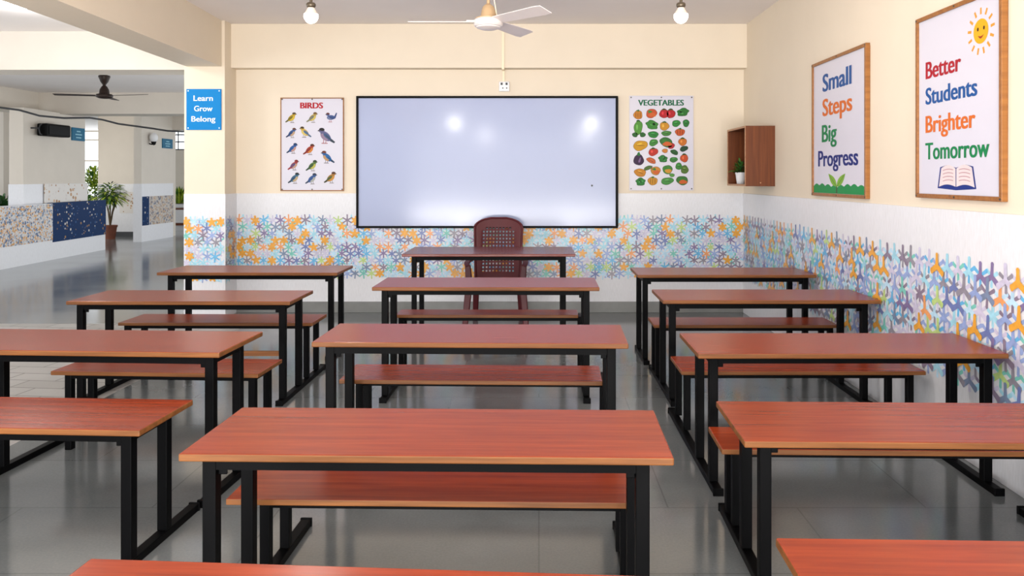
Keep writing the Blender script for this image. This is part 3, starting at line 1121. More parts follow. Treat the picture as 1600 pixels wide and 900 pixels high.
for i, (vx, vy, rx, ry, colr, kind) in enumerate(VEG):
    rnd = random.Random(i)
    rot = rnd.uniform(-.5, .5) if abs(rx - ry) > 6 else 0
    P = lambda pts: [(x / 5.458 + 975, y / 5.458 + 140) for x, y in pts]
    wob = 0.09 if kind == 'head' else 0.05
    cc = [int(colr[j:j + 2], 16) for j in (0, 2, 4)]
    dark = '%02X%02X%02X' % tuple(int(c * 0.55) for c in cc)
    light = '%02X%02X%02X' % tuple(min(255, int(c * 1.12 + 30)) for c in cc)
    p.poly(P(blob(vx, vy, rx + 3, ry + 3, random.Random(i), wob, 24, rot, 5 if kind == 'head' else 3)), dark, 0)
    p.poly(P(blob(vx, vy, rx, ry, random.Random(i), wob, 24, rot, 5 if kind == 'head' else 3)), colr, 1)
    if kind == 'ribs':
        for k in (-.5, 0, .5):
            p.poly(P(blob(vx + k * rx, vy + 2, 2.5, ry * .75, rnd, 0)), dark, 2)
        p.poly(P(blob(vx, vy - ry, rx * .35, 8, rnd, .2)), '4C7A34', 3)
    elif kind == 'leaf':
        for k in (-.5, 0, .5):
            p.poly(P(blob(vx + k * 18, vy - ry + 2 - (1 - abs(k)) * 5, 9, 6, rnd, .2, 10, k)), '2F6E30', 3)
        p.poly(P(blob(vx - rx * .3, vy - ry * .1, rx * .22, ry * .4, rnd, .1)), light, 2)
    elif kind == 'half':
        p.poly(P(blob(vx + rx * .15, vy + ry * .35, rx * .72, ry * .48, rnd, .08)), 'DC6A30' if i % 2 else 'E0A23C', 2)
        p.poly(P(blob(vx - rx * .3, vy - ry * .4, rx * .4, ry * .3, rnd, .2)), '3F8A36', 3)
    elif kind == 'head':
        for k in range(4):
            p.poly(P(blob(vx + rnd.uniform(-.55, .55) * rx, vy + rnd.uniform(-.5, .4) * ry, rx * .22, ry * .2, rnd, .2, 12)), light if k % 2 else dark, 2)
    elif kind == 'vein':
        p.poly(P(blob(vx, vy, rx * .7, 2.2, rnd, 0, 10, rot + .3)), dark, 2)
        p.poly(P(blob(vx - rx * .1, vy - ry * .35, rx * .4, ry * .16, rnd, .1, 12, rot)), light, 2)
    elif kind == 'stalk':
        p.poly(P(blob(vx, vy - ry - 6, 14, 16, rnd, .15)), '2E7A3C', 3)
        p.poly(P(blob(vx + 8, vy + 2, 8, 24, rnd, .1, 14, .3)), '8A6A9A', 2)
    p.build('vegetable_picture', r)
    p = Print(p.place)
b = MB()
add_text(b, 'VEGETABLES', lambda a, c, l: p.place(a, c, l), 997, 1068.8, 165, -9.2, 0, 0.002, 0.008, 0.036)
b.build('lettering', ink_mat('12704A'), r)

# ------------------------------------------------------------------ sign on the pillar
sg = tag(empty('wall_sign', (wx(318, YP), YP, wz(171, YP))), 'bright blue sign reading Learn Grow Belong on the pillar', 'sign')
o = sg.location
YS = YP - 0.015
b = MB()
b.box(wx(291, YS) - o.x, wx(345.5, YS) - o.x, -0.015, 0, wz(203, YS) - o.z, wz(139, YS) - o.z)
b.build('board', M['teal'], sg, bevel=0.003)
b = MB()
pl = lambda a, c, l: (wx(a, YS) - o.x, -0.015 - l, wz(c, YS) - o.z)
add_text(b, 'Learn', pl, 302.4, 332.7, 157.8, -8.8, bold=0.0, fat=0.018)
add_text(b, 'Grow', pl, 303.3, 332.2, 174, -8.8, bold=0.0, fat=0.018)
add_text(b, 'Belong', pl, 299, 336.7, 190.2, -8.8, bold=0.0, fat=0.018)
b.build('lettering', M['sign_white'], sg)
for (a, c) in ((294, 142), (342.5, 142), (294, 200), (342.5, 200)):
    b = MB()
    b.lathe([(0.007, -0.018), (0.008, -0.012)], 10, (wx(a, YS) - o.x, 0, wz(c, YS) - o.z), axis='y')
    b.build('screw', M['sign_white'], sg)

# ------------------------------------------------------------------ framed posters on the right wall
XF = XR - 0.022


def yx(px):
    return F * XF / (px - VX)


def side_poster(name, label, y_far, y_near, z0, z1):
    r = tag(empty(name, (XR, (y_far + y_near) / 2, (z0 + z1) / 2)), label, 'poster')
    o = r.location
    a0, a1, c0, c1 = y_near - o.y, y_far - o.y, z0 - o.z, z1 - o.z
    b = MB()
    b.box(-0.022, 0, a0 + 0.01, a1 - 0.01, c0 + 0.01, c1 - 0.01)
    b.build('sheet', M['paper'], r)
    t = 0.026
    b = MB()
    b.box(-0.034, 0, a0, a1, c1 - t, c1)
    b.box(-0.034, 0, a0, a1, c0, c0 + t)
    b.box(-0.034, 0, a0, a0 + t, c0 + t, c1 - t)
    b.box(-0.034, 0, a1 - t, a1, c0 + t, c1 - t)
    b.build('frame', M['poster_wood'], r, bevel=0.003)
    for sy in (a0 + 0.013, (a0 + a1) / 2, a1 - 0.013):
        for sz in (c0 + 0.013, c1 - 0.013):
            b = MB()
            b.lathe([(0.006, -0.037), (0.007, -0.03)], 10, (0, sy, sz), axis='x')
            b.build('screw', M['screw'], r)
    # a = distance along the wall from the far edge, c = height; both in metres
    place = lambda a, c, l: (-0.022 - l, a1 - a, c - o.z)
    return r, place


yf1, yn1 = yx(1270), yx(1355)
r, pl = side_poster('slogan_poster', 'framed poster reading Small Steps Big Progress with a green sprout', yf1, yn1, 1.441, 2.587)
A = lambda px: yf1 - yx(px)
for body, xa, xb, zb, cp, ink in (('Small', 1285.3, 1330.8, 2.318, 0.150, '1B5AA4'), ('Steps', 1285.2, 1331.8, 2.112, 0.147, 'E8752A'),
                                 ('Big', 1284.2, 1307.6, 1.893, 0.15, '148A50'), ('Progress', 1278.5, 1341.2, 1.69, 0.137, '1A2A80')):
    b = MB()
    add_text(b, body, pl, A(xa), A(xb), zb, cp, 0, 0.001, 0.006, 0.03)
    b.build('lettering', ink_mat(ink), r)
pr = Print(lambda a, c, l: pl(a, c, l))
w_ = yf1 - yn1
grass = [(0.027, 1.468)]
nseg = 60
for k in range(nseg + 1):
    a = 0.027 + (w_ - 0.054) * k / nseg
    grass.append((a, 1.523 + 0.02 * abs(math.sin(k * 0.42)) + 0.006 * math.sin(k * .17)))
grass.append((w_ - 0.027, 1.468))
pr.poly(grass, '1E9850', 0)
cx_ = A(1307.4)
pr.poly([(cx_ - 0.012, 1.47), (cx_ + 0.012, 1.47), (cx_ + 0.009, 1.535), (cx_ - 0.006, 1.535)], '5A4630', 1)
for s in (-1, 1):
    leaf, vein = [], []
    for sgn, order in ((1, range(0, 13)), (-1, range(11, 0, -1))):
        for k in order:
            t = k / 12
            wd = sgn * 0.034 * math.sin(math.pi * t ** 0.85)
            leaf.append((cx_ + s * (0.175 * t + wd * 0.9), 1.525 + 0.105 * t - wd * 0.62))
    pr.poly(leaf, '8CBE3E', 2)
    pr.poly([(cx_ + s * 0.01, 1.533), (cx_ + s * 0.15, 1.617), (cx_ + s * 0.152, 1.613), (cx_ + s * 0.012, 1.527)], '4E8A34', 3)
pr.build('sprout_picture', r)

yf2, yn2 = yx(1433), yx(1568.5)
r, pl = side_poster('slogan_poster', 'framed poster reading Better Students Brighter Tomorrow with sun and book', yf2, yn2, 1.472, 2.60)
A = lambda px: yf2 - yx(px)
for body, xa, xb, zb, cp, ink in (('Better', 1446.5, 1502, 2.206, 0.108, 'B81E2E'), ('Students', 1446.3, 1527.5, 2.048, 0.105, '1B5AA4'),
                                 ('Brighter', 1446.3, 1524.5, 1.873, 0.108, 'E8752A'), ('Tomorrow', 1446, 1546.5, 1.708, 0.106, '148A50')):
    b = MB()
    add_text(b, body, pl, A(xa), A(xb), zb, cp, 0, 0.001, 0.006, 0.03)
    b.build('lettering', ink_mat(ink), r)
pr = Print(lambda a, c, l: pl(a, c, l))
sx_, sz_ = A(1532.7), 2.395
rn = random.Random(1)
pr.poly(blob(sx_, sz_, 0.071, 0.068, rn, 0, 32), 'F4B81E', 0)
for k in range(13):
    a = 2 * math.pi * k / 13 + 0.12
    c, s = math.cos(a), math.sin(a)
    q = []
    for (t, w) in ((0.092, -.008), (0.128, -.007), (0.128, .007), (0.092, .008)):
        q.append((sx_ + t * c - w * s, sz_ + t * s + w * c))
    pr.poly(q, 'EFA63A', 0)
for e in (-0.028, 0.03):
    pr.poly(blob(sx_ + e, sz_ + 0.014, 0.0085, 0.011, rn, 0, 14), '4A2A12', 1)
smile = [(sx_ - 0.028 + 0.056 * k / 10, sz_ - 0.022 - 0.018 * math.sin(math.pi * k / 10)) for k in range(11)]
smile += [(x, y + 0.012 * math.sin(math.pi * (10 - k) / 10) + 0.001) for k, (x, y) in enumerate(reversed(smile))]
pr.poly(smile, 'A83A1E', 1)
pr.build('sun_picture', r)
pr = Print(pr.place)
bx_, bz_ = A(1494), 1.587
for s in (-1, 1):
    cover = [(bx_, 1.525), (bx_ + s * 0.205, 1.535), (bx_ + s * 0.175, 1.66), (bx_ + s * 0.10, 1.672), (bx_, 1.655)]
    pr.poly(cover, '22388C', 0)
    page = [(bx_ + s * 0.004, 1.545)]
    for k in range(9):
        t = k / 8
        page.append((bx_ + s * (0.004 + 0.185 * t), 1.545 + 0.014 * math.sin(math.pi * t) - 0.002 * t))
    for k in range(8, -1, -1):
        t = k / 8
        page.append((bx_ + s * (0.004 + 0.158 * t), 1.65 + 0.02 * math.sin(math.pi * t) + 0.004 * t))
    pr.poly(page[1:], 'F3E6E8', 1)
    for ln in range(4):
        zz = 1.575 + ln * 0.021
        pts = [(bx_ + s * (0.03 + 0.115 * k / 6), zz + 0.012 * math.sin(math.pi * (0.2 + 0.7 * k / 6))) for k in range(7)]
        pr.poly(pts + [(x, y - 0.004) for x, y in reversed(pts)], 'C48A98', 2)
pr.build('book_picture', r)

# ------------------------------------------------------------------ wall cabinet with plant
yc0, yc1 = 7.89, 8.64
xc0 = 2.124
zc0, zc1 = 1.508, 2.13
cb = tag(empty('box_shelf', (XR, (yc0 + yc1) / 2, zc0)), 'open-fronted brown wooden box shelf on the right wall near the corner', 'shelf')
o = cb.location
t = 0.02
L_ = lambda y: y - o.y
b = MB()
b.box(xc0 - o.x, 0, L_(yc0), L_(yc0) + t, 0, zc1 - zc0)
b.build('side_panel', M['cabinet'], cb, bevel=0.002)
b = MB()
b.box(xc0 - o.x, 0, L_(yc1) - t, L_(yc1), 0, zc1 - zc0)
b.build('side_panel', M['cabinet'], cb, bevel=0.002)
b = MB()
b.box(xc0 - o.x, 0, L_(yc0) + t, L_(yc1) - t, zc1 - zc0 - t, zc1 - zc0)
b.build('top_panel', M['cabinet'], cb, bevel=0.002)
b = MB()
b.box(xc0 - o.x, 0, L_(yc0) + t, L_(yc1) - t, 0, t)
b.build('bottom_panel', M['cabinet'], cb, bevel=0.002)
b = MB()
b.box(-0.012, 0, L_(yc0) + t, L_(yc1) - t, t, zc1 - zc0 - t)
b.build('back_panel', M['cabinet'], cb)
b = MB()
e = xc0 - o.x
b.box(e - 0.005, e, L_(yc0), L_(yc0) + t, 0, zc1 - zc0)
b.box(e - 0.005, e, L_(yc1) - t, L_(yc1), 0, zc1 - zc0)
b.box(e - 0.005, e, L_(yc0) + t, L_(yc1) - t, zc1 - zc0 - t, zc1 - zc0)
b.box(e - 0.005, e, L_(yc0) + t, L_(yc1) - t, 0, t)
b.build('edge_band', M['cabinet_edge'], cb)
b = MB()
b.lathe([(0.006, -0.006), (0.007, 0.0)], 10, (-0.15, L_(yc0), 0.035), axis='y')
b.build('screw', M['cabinet_edge'], cb)


def leaf_blade(mb, base, d, ln, w, droop, rnd, mi=0, segs=4):
    d = Vector(d).normalized()
    up = Vector((0, 0, 1))
    s = d.cross(up)
    if s.length < 1e-3:
        s = Vector((1, 0, 0))
    s.normalize()
    s = (s * math.cos(0.4) + up * rnd.uniform(-.5, .5)).normalized()
    pts = []
    p = Vector(base)
    for k in range(segs + 1):
        t = k / segs
        q = p + d * ln * t - up * droop * ln * t * t
        wd = w * math.sin(math.pi * min(0.97, 0.12 + 0.88 * t)) * 0.5
        pts.append((q - s * wd, q + up * wd * 0.12, q + s * wd))
    v, f = [], []
    for a in pts:
        v += list(a)
    for k in range(segs):
        a = k * 3
        f += [(a, a + 1, a + 4, a + 3), (a + 1, a + 2, a + 5, a + 4)]
    mb.add(v, f, mi)


def pot_mb(r0, r1, h, rim=0.01, t=0.008):
    mb = MB()
    mb.lathe([(r0 * 0.02, 0), (r0, 0), (r1, h * 0.86), (r1 + rim, h * 0.86), (r1 + rim, h), (r1 - t, h), (r1 - t - 0.004, h * 0.8), (r1 * 0.02, h * 0.8)], 24)
    return mb


rnd = random.Random(12)
pp = tag(empty('potted_plant', (2.215, 8.42, zc0 + 0.02)), 'small green plant in a white pot inside the wall box shelf', 'plant')
pot_mb(0.044, 0.058, 0.125, 0.003, 0.006).build('pot', M['white_pot'], pp, smooth=40)
b = MB()
b.lathe([(0.002, 0.1), (0.05, 0.1), (0.05, 0.108), (0.002, 0.108)], 16)
b.build('soil', M['soil'], pp)
b = MB()
for k in range(90):
    a, e_ = rnd.uniform(0, 6.28), rnd.uniform(0.15, 1.4)
    d = (math.cos(a) * math.cos(e_), math.sin(a) * math.cos(e_), math.sin(e_))
    st = rnd.uniform(0.02, 0.16)
    base = (d[0] * st * .45, d[1] * st * .45, 0.105 + st * 0.8 * d[2] + 0.01)
    leaf_blade(b, base, d, rnd.uniform(0.05, 0.1) * (1 if d[0] < .2 else .6), 0.022, 0.35, rnd, rnd.randrange(2))
b.build('foliage', [M['leaf_dark'], M['leaf']], pp)

# ------------------------------------------------------------------ pendants, fan, switch


def bulb(label, x, y, z, group):
    r = tag(empty('pendant_bulb', (x, y, ZC)), label, 'light', group)
    zz = z - ZC
    b = MB()
    b.lathe([(0.045, 0), (0.045, -0.012), (0.02, -0.03), (0.004, -0.032)], 20)
    b.build('ceiling_rose', M['bronze'], r, smooth=40)
    b = MB()
    b.lathe([(0.0095, -0.02), (0.0095, zz + 0.09)], 12)
    b.build('rod', M['bronze'], r, smooth=40)
    b = MB()
    b.lathe([(0.012, zz + 0.095), (0.024, zz + 0.092), (0.030, zz + 0.084), (0.030, zz + 0.072), (0.026, zz + 0.065), (0.022, zz + 0.06)], 20)
    b.build('holder', M['bronze'], r, smooth=40)
    b = MB()
    b.lathe([(0.021, zz + 0.062), (0.024, zz + 0.052), (0.036, zz + 0.032), (0.044, zz + 0.02)], 24)
    b.build('bulb_housing', M['bulb_body'], r, smooth=40)
    b = MB()
    prof = [(0.044, zz + 0.02)]
    for k in range(1, 10):
        a = k / 9 * math.pi / 2
        prof.append((0.046 * math.cos(a) + 0.0005, zz + 0.012 - 0.05 * math.sin(a)))
    b.lathe(prof, 24)
    b.build('bulb', M['bulb'], r, smooth=60)
    d = bpy.data.lights.new('bulb_light', 'POINT')
    d.energy = 22
    d.color = (1.0, 0.95, 0.88)
    d.shadow_soft_size = 0.05
    lo = bpy.data.objects.new('bulb_light', d)
    lo.location = (0, 0, zz - 0.09)
    COL.objects.link(lo)
    lo.parent = r
    return r


yb_ = 4.9
G_ = 'bare bulbs hanging from the ceiling'
bulb('glowing bare bulb hanging left of the white ceiling fan', wx(486, yb_), yb_, wz(27, yb_), G_)
bulb('glowing bare bulb hanging right of the white ceiling fan', wx(1064, yb_), yb_, wz(27, yb_), G_)
bulb('glowing bare bulb over the left of the nearest desks, glinting in the whiteboard', -1.15, 1.6, 2.6, G_)
bulb('glowing bare bulb over the right of the nearest desks, glinting in the whiteboard', 1.0, 1.6, 2.6, G_)


def blade(mb, ang, r0, r1, w0, w1, pitch, th=0.006):
    c, s = math.cos(ang), math.sin(ang)
    rows = []
    n = 8
    for k in range(n + 1):
        t = k / n
        rr = r0 + (r1 - r0) * t
        w = w0 + (w1 - w0) * t
        if k == n:
            w *= 0.86
        rows.append((rr, w))
    v, f = [], []
    for rr, w in rows:
        for sgn, dz in ((-1, 0), (1, 0), (1, th), (-1, th)):
            q = sgn * w / 2
            z = q * math.sin(pitch) + dz
            q2 = q * math.cos(pitch)
            v.append((rr * c - q2 * s, rr * s + q2 * c, z))
    for k in range(n):
        for j in range(4):
            a, b2 = k * 4 + j, k * 4 + (j + 1) % 4
            f.append((a, b2, b2 + 4, a + 4))
    f += [(3, 2, 1, 0), (n * 4, n * 4 + 1, n * 4 + 2, n * 4 + 3)]
    mb.add(v, f)


yfan = 6.0
fx, fz = wx(763, yfan), wz(38, yfan)
fan = tag(empty('ceiling_fan', (fx, yfan, ZC)), 'white three-bladed ceiling fan with champagne bell, between two bulbs', 'fan')
q = fz - ZC
b = MB()
b.lathe([(0.06, 0), (0.06, -0.03), (0.03, -0.08), (0.016, -0.085)], 24)
b.build('canopy', M['fan_gold'], fan, smooth=40)
b = MB()
b.lathe([(0.013, -0.07), (0.013, q + 0.15)], 14)
b.build('rod', M['fan_gold'], fan, smooth=40)
b = MB()
b.lathe([(0.016, q + 0.16), (0.03, q + 0.15), (0.045, q + 0.135), (0.055, q + 0.10), (0.064, q + 0.045), (0.07, q + 0.04)], 28)
b.build('bell', M['fan_gold'], fan, smooth=40)
b = MB()
b.lathe([(0.06, q + 0.045), (0.1, q + 0.042), (0.112, q + 0.03), (0.114, q - 0.005), (0.105, q - 0.018), (0.096, q - 0.02), (0.092, q - 0.028), (0.06, q - 0.04), (0.01, q - 0.043)], 36)
b.build('motor', M['fan_white'], fan, smooth=35)
b = MB()
b.lathe([(0.075, q + 0.040), (0.102, q + 0.040), (0.102, q + 0.047), (0.075, q + 0.047)], 36, cap=False)
b.build('motor_ring', M['fan_gold'], fan, smooth=35)
for deg in (-44, 62, 181):
    a = math.radians(deg)
    b = MB()
    blade(b, a, 0.10, 0.62, 0.11, 0.15, math.radians(-15))
    b.v = [(x, y, z + q + 0.02) for x, y, z in b.v]
    bl = b.build('blade', M['fan_white'], fan, bevel=0.002)
    b = MB()
    blade(b, a, 0.07, 0.17, 0.05, 0.06, math.radians(-15), 0.012)
    b.v = [(x, y, z + q + 0.022) for x, y, z in b.v]
    b.build('bracket', M['fan_white'], bl)
b = MB()
b.tube([(0.02, 0, -0.07), (0.03, -0.01, q + 0.28), (0.055, -0.015, q + 0.14), (0.07, -0.01, q + 0.04)], 0.004, 6)
b.build('cable', M['conduit'], fan)

sw = tag(empty('switch_board', (wx(788, YB), YB, wz(135.5, YB))), 'small white switch and socket plate above the whiteboard', 'switch')
b = MB()
b.box(-0.062, 0.062, -0.035, 0, -0.058, 0.058)
b.build('plate', M['switch'], sw, bevel=0.006)
for i, (a, c) in enumerate(((-0.03, 0.03), (0.028, 0.03), (-0.016, -0.02), (0.03, -0.02))):
    b = MB()
    if i < 2:
        b.box(a - 0.012, a + 0.012, -0.041, -0.033, c - 0.014, c + 0.014)
        b.build('rocker', M['dark'], sw, bevel=0.002)
    else:
        b.lathe([(0.008, -0.037), (0.008, -0.033)], 12, (a, 0, c), axis='y')
        b.build('socket_hole', M['dark'], sw)
cd = MB()
xw = wx(787, YB)
cd.box(xw - 0.014, xw + 0.014, YB - 0.15 - 0.018, YB - 0.15, ZBEAM + 0.01, ZC)
cd.box(xw - 0.014, xw + 0.014, YB - 0.168, YB, ZBEAM - 0.008, ZBEAM + 0.01)
cd.box(xw - 0.012, xw + 0.012, YB - 0.018, YB, wz(128.5, YB), ZBEAM - 0.006)
tag(cd.build('cable_conduit', M['conduit']), 'thin cream cable trunking running down the back wall to the switch plate', 'conduit')

# ------------------------------------------------------------------ lobby things
cl = tag(empty('ceiling_light', (wx(38, 7.5), 7.5, ZK)), 'round glowing ceiling light in the corridor, top left corner', 'light')
b = MB()
b.lathe([(0.115, 0), (0.125, -0.02), (0.12, -0.03), (0.1, -0.03)], 32)
b.build('rim', M['switch'], cl, smooth=40)
b = MB()
b.lathe([(0.112, -0.028), (0.105, -0.045), (0.06, -0.058), (0.005, -0.06)], 32)
b.build('diffuser', M['disc'], cl, smooth=60)
d = bpy.data.lights.new('ceiling_light_glow', 'POINT')
d.energy = 30
d.shadow_soft_size = 0.1
lo = bpy.data.objects.new('ceiling_light_glow', d)
lo.location = (0, 0, -0.16)
COL.objects.link(lo)
lo.parent = cl

yf_ = 11.0
f2 = tag(empty('ceiling_fan', (wx(163, yf_), yf_, ZK)), 'dark brown ceiling fan hanging in the lobby on the left', 'fan')
q = wz(150, yf_) - ZK
b = MB()
b.lathe([(0.07, 0), (0.06, -0.05), (0.02, -0.08)], 20)
b.lathe([(0.016, -0.05), (0.016, q + 0.1)], 12)
b.build('rod', M['fan_brown'], f2, smooth=40)
b = MB()
b.lathe([(0.018, q + 0.31), (0.075, q + 0.29), (0.078, q + 0.275), (0.05, q + 0.2), (0.022, q + 0.16), (0.02, q + 0.12)], 24)
b.build('cup', M['fan_brown'], f2, smooth=40)
b = MB()
b.lathe([(0.02, q + 0.15), (0.04, q + 0.13), (0.06, q + 0.09), (0.066, q + 0.04), (0.07, q + 0.03)], 24)
b.build('bell', M['fan_brown'], f2, smooth=40)
b = MB()
b.lathe([(0.05, q + 0.035), (0.1, q + 0.025), (0.115, q + 0.005), (0.11, q - 0.015), (0.07, q - 0.035), (0.02, q - 0.04)], 32)
b.build('motor', M['fan_brown'], f2, smooth=40)
for deg in (-14, 106, 196):
    b = MB()
    blade(b, math.radians(deg), 0.09, 0.70 if deg < 100 else 0.64, 0.09, 0.12, math.radians(6))
    b.v = [(x, y, z + q + 0.0) for x, y, z in b.v]
    b.build('blade', M['fan_brown'], f2, bevel=0.002)

# horn-like column speaker on the lobby wall
xs_ = lambda y: -9.60 - (y - 14.3) * 0.0558     # plane of that wall
sp_ = tag(empty('wall_speaker', (xs_(15.0), 15.0, wz(204, 15.0))), 'black box loudspeaker bracketed on the lobby wall on the left', 'speaker')
b = MB()
b.box(0.06, 0.26, -0.36, 0.40, -0.12, 0.12)
b.build('cabinet', M['black'], sp_, bevel=0.03, segs=3)
b = MB()
b.box(0.26, 0.27, -0.30, 0.34, -0.09, 0.09)
b.build('grille', M['black'], sp_, bevel=0.006)
b = MB()
b.box(0, 0.02, -0.53, -0.4, -0.05, 0.09)
b.tube([(0.01, -0.47, 0.02), (0.08, -0.46, 0.02), (0.16, -0.44, 0.02)], 0.014, 8)
b.tube([(0.16, -0.35, 0.10), (0.16, -0.41, 0.08), (0.16, -0.44, 0.0), (0.16, -0.41, -0.08), (0.16, -0.35, -0.10)], 0.012, 8)
b.build('bracket', M['dark'], sp_)


b = MB()
b.box(0, 0.07, 0.1, 0.14, -0.02, 0.02)
b.build('mount', M['dark'], sp_)


def small_sign(label, loc, rz, w, h):
    r = tag(empty('notice_board', loc, rz), label, 'sign')
    b = MB()
    b.box(0, 0.02, -w / 2, w / 2, -h / 2, h / 2)
    b.build('board', M['teal_dark'], r)
    b = MB()
    for k, ww in ((0.22, 0.3), (-0.02, 0.5), (-0.26, 0.4)):
        b.box(0.02, 0.022, -w * ww / 2, w * ww / 2, h * k - 0.012, h * k + 0.012)
    b.build('print', plain('faint_print', rgb(120, 180, 200), 0.4), r)
    return r


small_sign('small teal notice at the right end of the lobby wall by the speaker', (xs_(16.16), 16.16, wz(210, 16.16)), math.radians(3.2), 0.5, 0.27)
small_sign('small teal notice on the far lobby pillar beside the globe lamp', (-9.83, 20.3, wz(224.5, 20.3)), 0, 0.55, 0.25)

gl = tag(empty('globe_lamp', (-9.83, 19.38, wz(217, 19.38))), 'clear globe wall lamp with dark base on the far lobby pillar', 'lamp')
b = MB()
prof = [(0.03, -0.08)]
for k in range(1, 12):
    a = -math.pi / 2 * 0.75 + k / 11 * math.pi * 0.87
    prof.append((max(0.004, 0.1 * math.cos(a)), 0.03 + 0.125 * math.sin(a)))
b.lathe(prof, 24, (0.11, 0, 0))
b.build('globe', M['switch'], gl, smooth=60)
b = MB()
b.lathe([(0.012, -0.16), (0.045, -0.14), (0.062, -0.075), (0.055, -0.06)], 20, (0.11, 0, 0))
b.build('base', M['black'], gl, smooth=40)
b = MB()
b.tube([(0, 0, -0.12), (0.06, 0, -0.14), (0.11, 0, -0.13)], 0.014, 8)
b.build('arm', M['black'], gl)

b = MB()
cab = [(-30, 165, 14.0), (0, 168, 14.0), (30, 172, 14.0), (62, 181, 14.1), (100, 184.5, 14.1), (140, 184, 14.4), (160, 187, 15.0), (185, 193.5, 15.2), (215, 197.5, 15.4), (240, 201, 15.3), (262, 204.5, 15.2), (285, 205.5, 15.0), (310, 204, 14.8)]
b.tube([(wx(x, y), y, wz(z, y)) for x, z, y in cab], 0.018, 8)
tag(b.build('overhead_cable', M['dark'], smooth=60), 'dark cable sagging across the lobby below the beams', 'cable')


def bush(name, label, loc, rx, ry, rz, n, ll, mats, seed, stems=True, group=None):
    rnd = random.Random(seed)
    r = tag(empty(name, loc), label, 'plant', group)
    b = MB()
    for k in range(n):
        a, e_ = rnd.uniform(0, 6.28), rnd.uniform(-0.3, 1.5)
        rr = rnd.uniform(0.35, 1.0)
        d = Vector((math.cos(a) * math.cos(e_), math.sin(a) * math.cos(e_), math.sin(e_)))
        base = (d.x * rx * rr, d.y * ry * rr, rz + d.z * rz * rr * 0.9)
        leaf_blade(b, base, (d.x, d.y, d.z + rnd.uniform(-.3, .3)), ll * rnd.uniform(.7, 1.3), ll * .3, 0.5, rnd, rnd.randrange(len(mats)), 3)
    b.build('foliage', mats, r)
    if stems:
        b = MB()
        for k in range(5):
            a = rnd.uniform(0, 6.28)
            b.tube([(0, 0, 0), (math.cos(a) * rx * .2, math.sin(a) * ry * .2, rz * .5), (math.cos(a) * rx * .5, math.sin(a) * ry * .5, rz * 1.2)], [0.018, 0.014, 0.008], 6)
        b.build('stem', M['stem'], r)
    return r


# potted palm in front of the lobby back wall
yq = 19.9
px_ = wx(172, yq)
pt = tag(empty('potted_plant', (px_, yq, 0)), 'leafy green plant in a terracotta pot beyond the parapet', 'plant')
pot_mb(0.12, 0.16, 0.36, 0.015, 0.015).build('pot', M['terracotta'], pt, smooth=40)
b = MB()
b.lathe([(0.01, 0.29), (0.135, 0.29), (0.135, 0.32), (0.01, 0.32)], 16)
b.build('soil', M['soil'], pt)
rnd = random.Random(4)
bs, bl_ = MB(), MB()
for k in range(9):
    a = rnd.uniform(0, 6.28)
    tx, ty = 0.28 * math.cos(a) * rnd.uniform(.3, 1) + .02, 0.22 * math.sin(a)
    bs.tube([(0, 0, 0.3), (tx * .35, ty * .35, 0.7), (tx, ty, 1.1)], [0.016, 0.012, 0.007], 6)
for k in range(620):
    a, e_ = rnd.uniform(0, 6.28), rnd.uniform(-0.7, 1.4)
    rr = rnd.uniform(0.15, 1.0)
    d = Vector((math.cos(a) * math.cos(e_), math.sin(a) * math.cos(e_), math.sin(e_)))
    base = (d.x * 0.36 * rr, d.y * 0.32 * rr, 1.1 + d.z * 0.34 * rr)
    leaf_blade(bl_, base, (d.x, d.y, d.z * .4 - .1), rnd.uniform(.12, .22), 0.035, 0.45, rnd, rnd.randrange(3), 3)
bs.build('stem', M['stem'], pt)
bl_.build('foliage', [M['leaf'], M['leaf_dark'], M['leaf_bright']], pt)

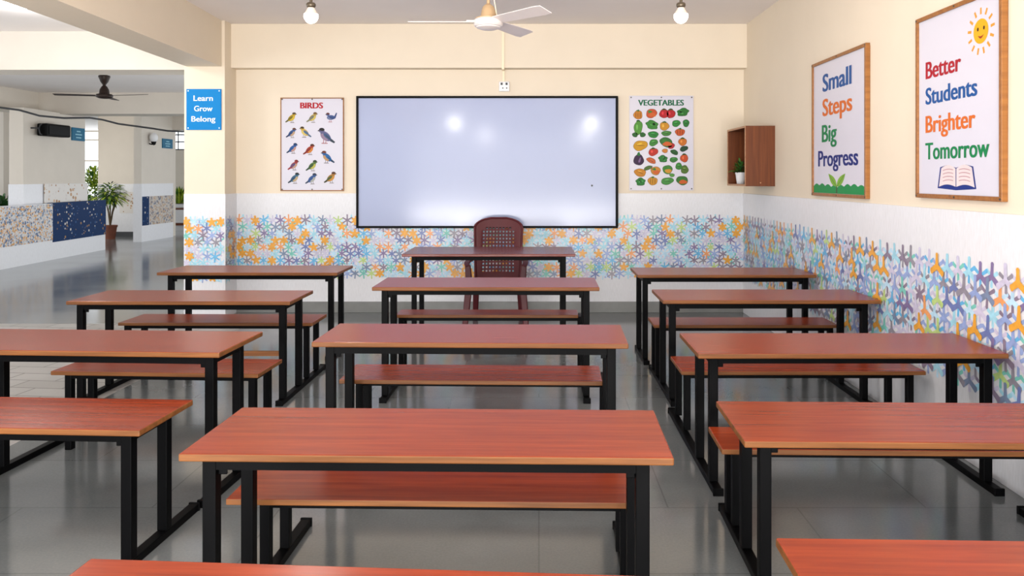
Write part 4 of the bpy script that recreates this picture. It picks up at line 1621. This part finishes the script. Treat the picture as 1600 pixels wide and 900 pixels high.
bush('garden_bush', 'sunlit yellow-green bush outside behind the gap in the lobby wall', (wx(146, 23.6), 23.6, 0), 0.6, 0.5, 1.0, 900, 0.2, [M['leaf_bright'], M['leaf'], M['leaf_bright']], 5)
bush('garden_bush', 'dark green plant above the parapet at the left edge', (wx(4, 15.2), 15.2, 0), 0.4, 0.35, 0.62, 500, 0.2, [M['leaf_dark'], M['leaf_dark'], M['leaf']], 6)
pl_ = tag(empty('planter', (-11.0, 25.4, 0)), 'long white planter at the far end of the lobby', 'planter')
b = MB()
b.box(-2, 4, -0.22, 0.22, 0, 0.72)
b.build('trough', M['tile'], pl_, bevel=0.01)
b = MB()
b.box(-1.96, 3.96, -0.19, 0.19, 0.68, 0.725)
b.build('soil', M['soil'], pl_)
for k, (pxx, lab) in enumerate(((278, 'arching bright green fern in the white planter at the far end of the lobby'),)):
    rn = random.Random(20 + k)
    g = tag(empty('fern', (wx(pxx, 25.4), 25.4, 0.74)), lab, 'plant')
    b = MB()
    for j in range(220):
        a, e_ = rn.uniform(0, 6.28), rn.uniform(0.3, 1.4)
        d = (math.cos(a) * math.cos(e_), math.sin(a) * math.cos(e_) * .5, math.sin(e_))
        leaf_blade(b, (d[0] * .3, d[1] * .1, 0), (d[0], d[1], d[2] + .2), rn.uniform(.4, .8), 0.08, 0.25, rn, rn.randrange(2), 5)
    b.build('foliage', [M['leaf_bright'], M['leaf']], g)

yt = 22.5
tb = tag(empty('lobby_table', (wx(284, yt), yt, 0)), 'small brown wooden table at the far end of the lobby', 'table')
b = MB()
b.box(-0.5, 0.5, -0.3, 0.3, 0.66, 0.7)
b.build('tabletop', M['brown_wood'], tb, bevel=0.004)
for x in (-0.42, 0.42):
    for y in (-0.24, 0.24):
        b = MB()
        b.box(x - 0.03, x + 0.03, y - 0.03, y + 0.03, 0, 0.66)
        b.build('leg', M['brown_wood'], tb)
b = MB()
b.box(-0.39, 0.39, -0.25, -0.22, 0.2, 0.25)
b.box(-0.39, 0.39, 0.22, 0.25, 0.2, 0.25)
b.build('stretcher', M['brown_wood'], tb)
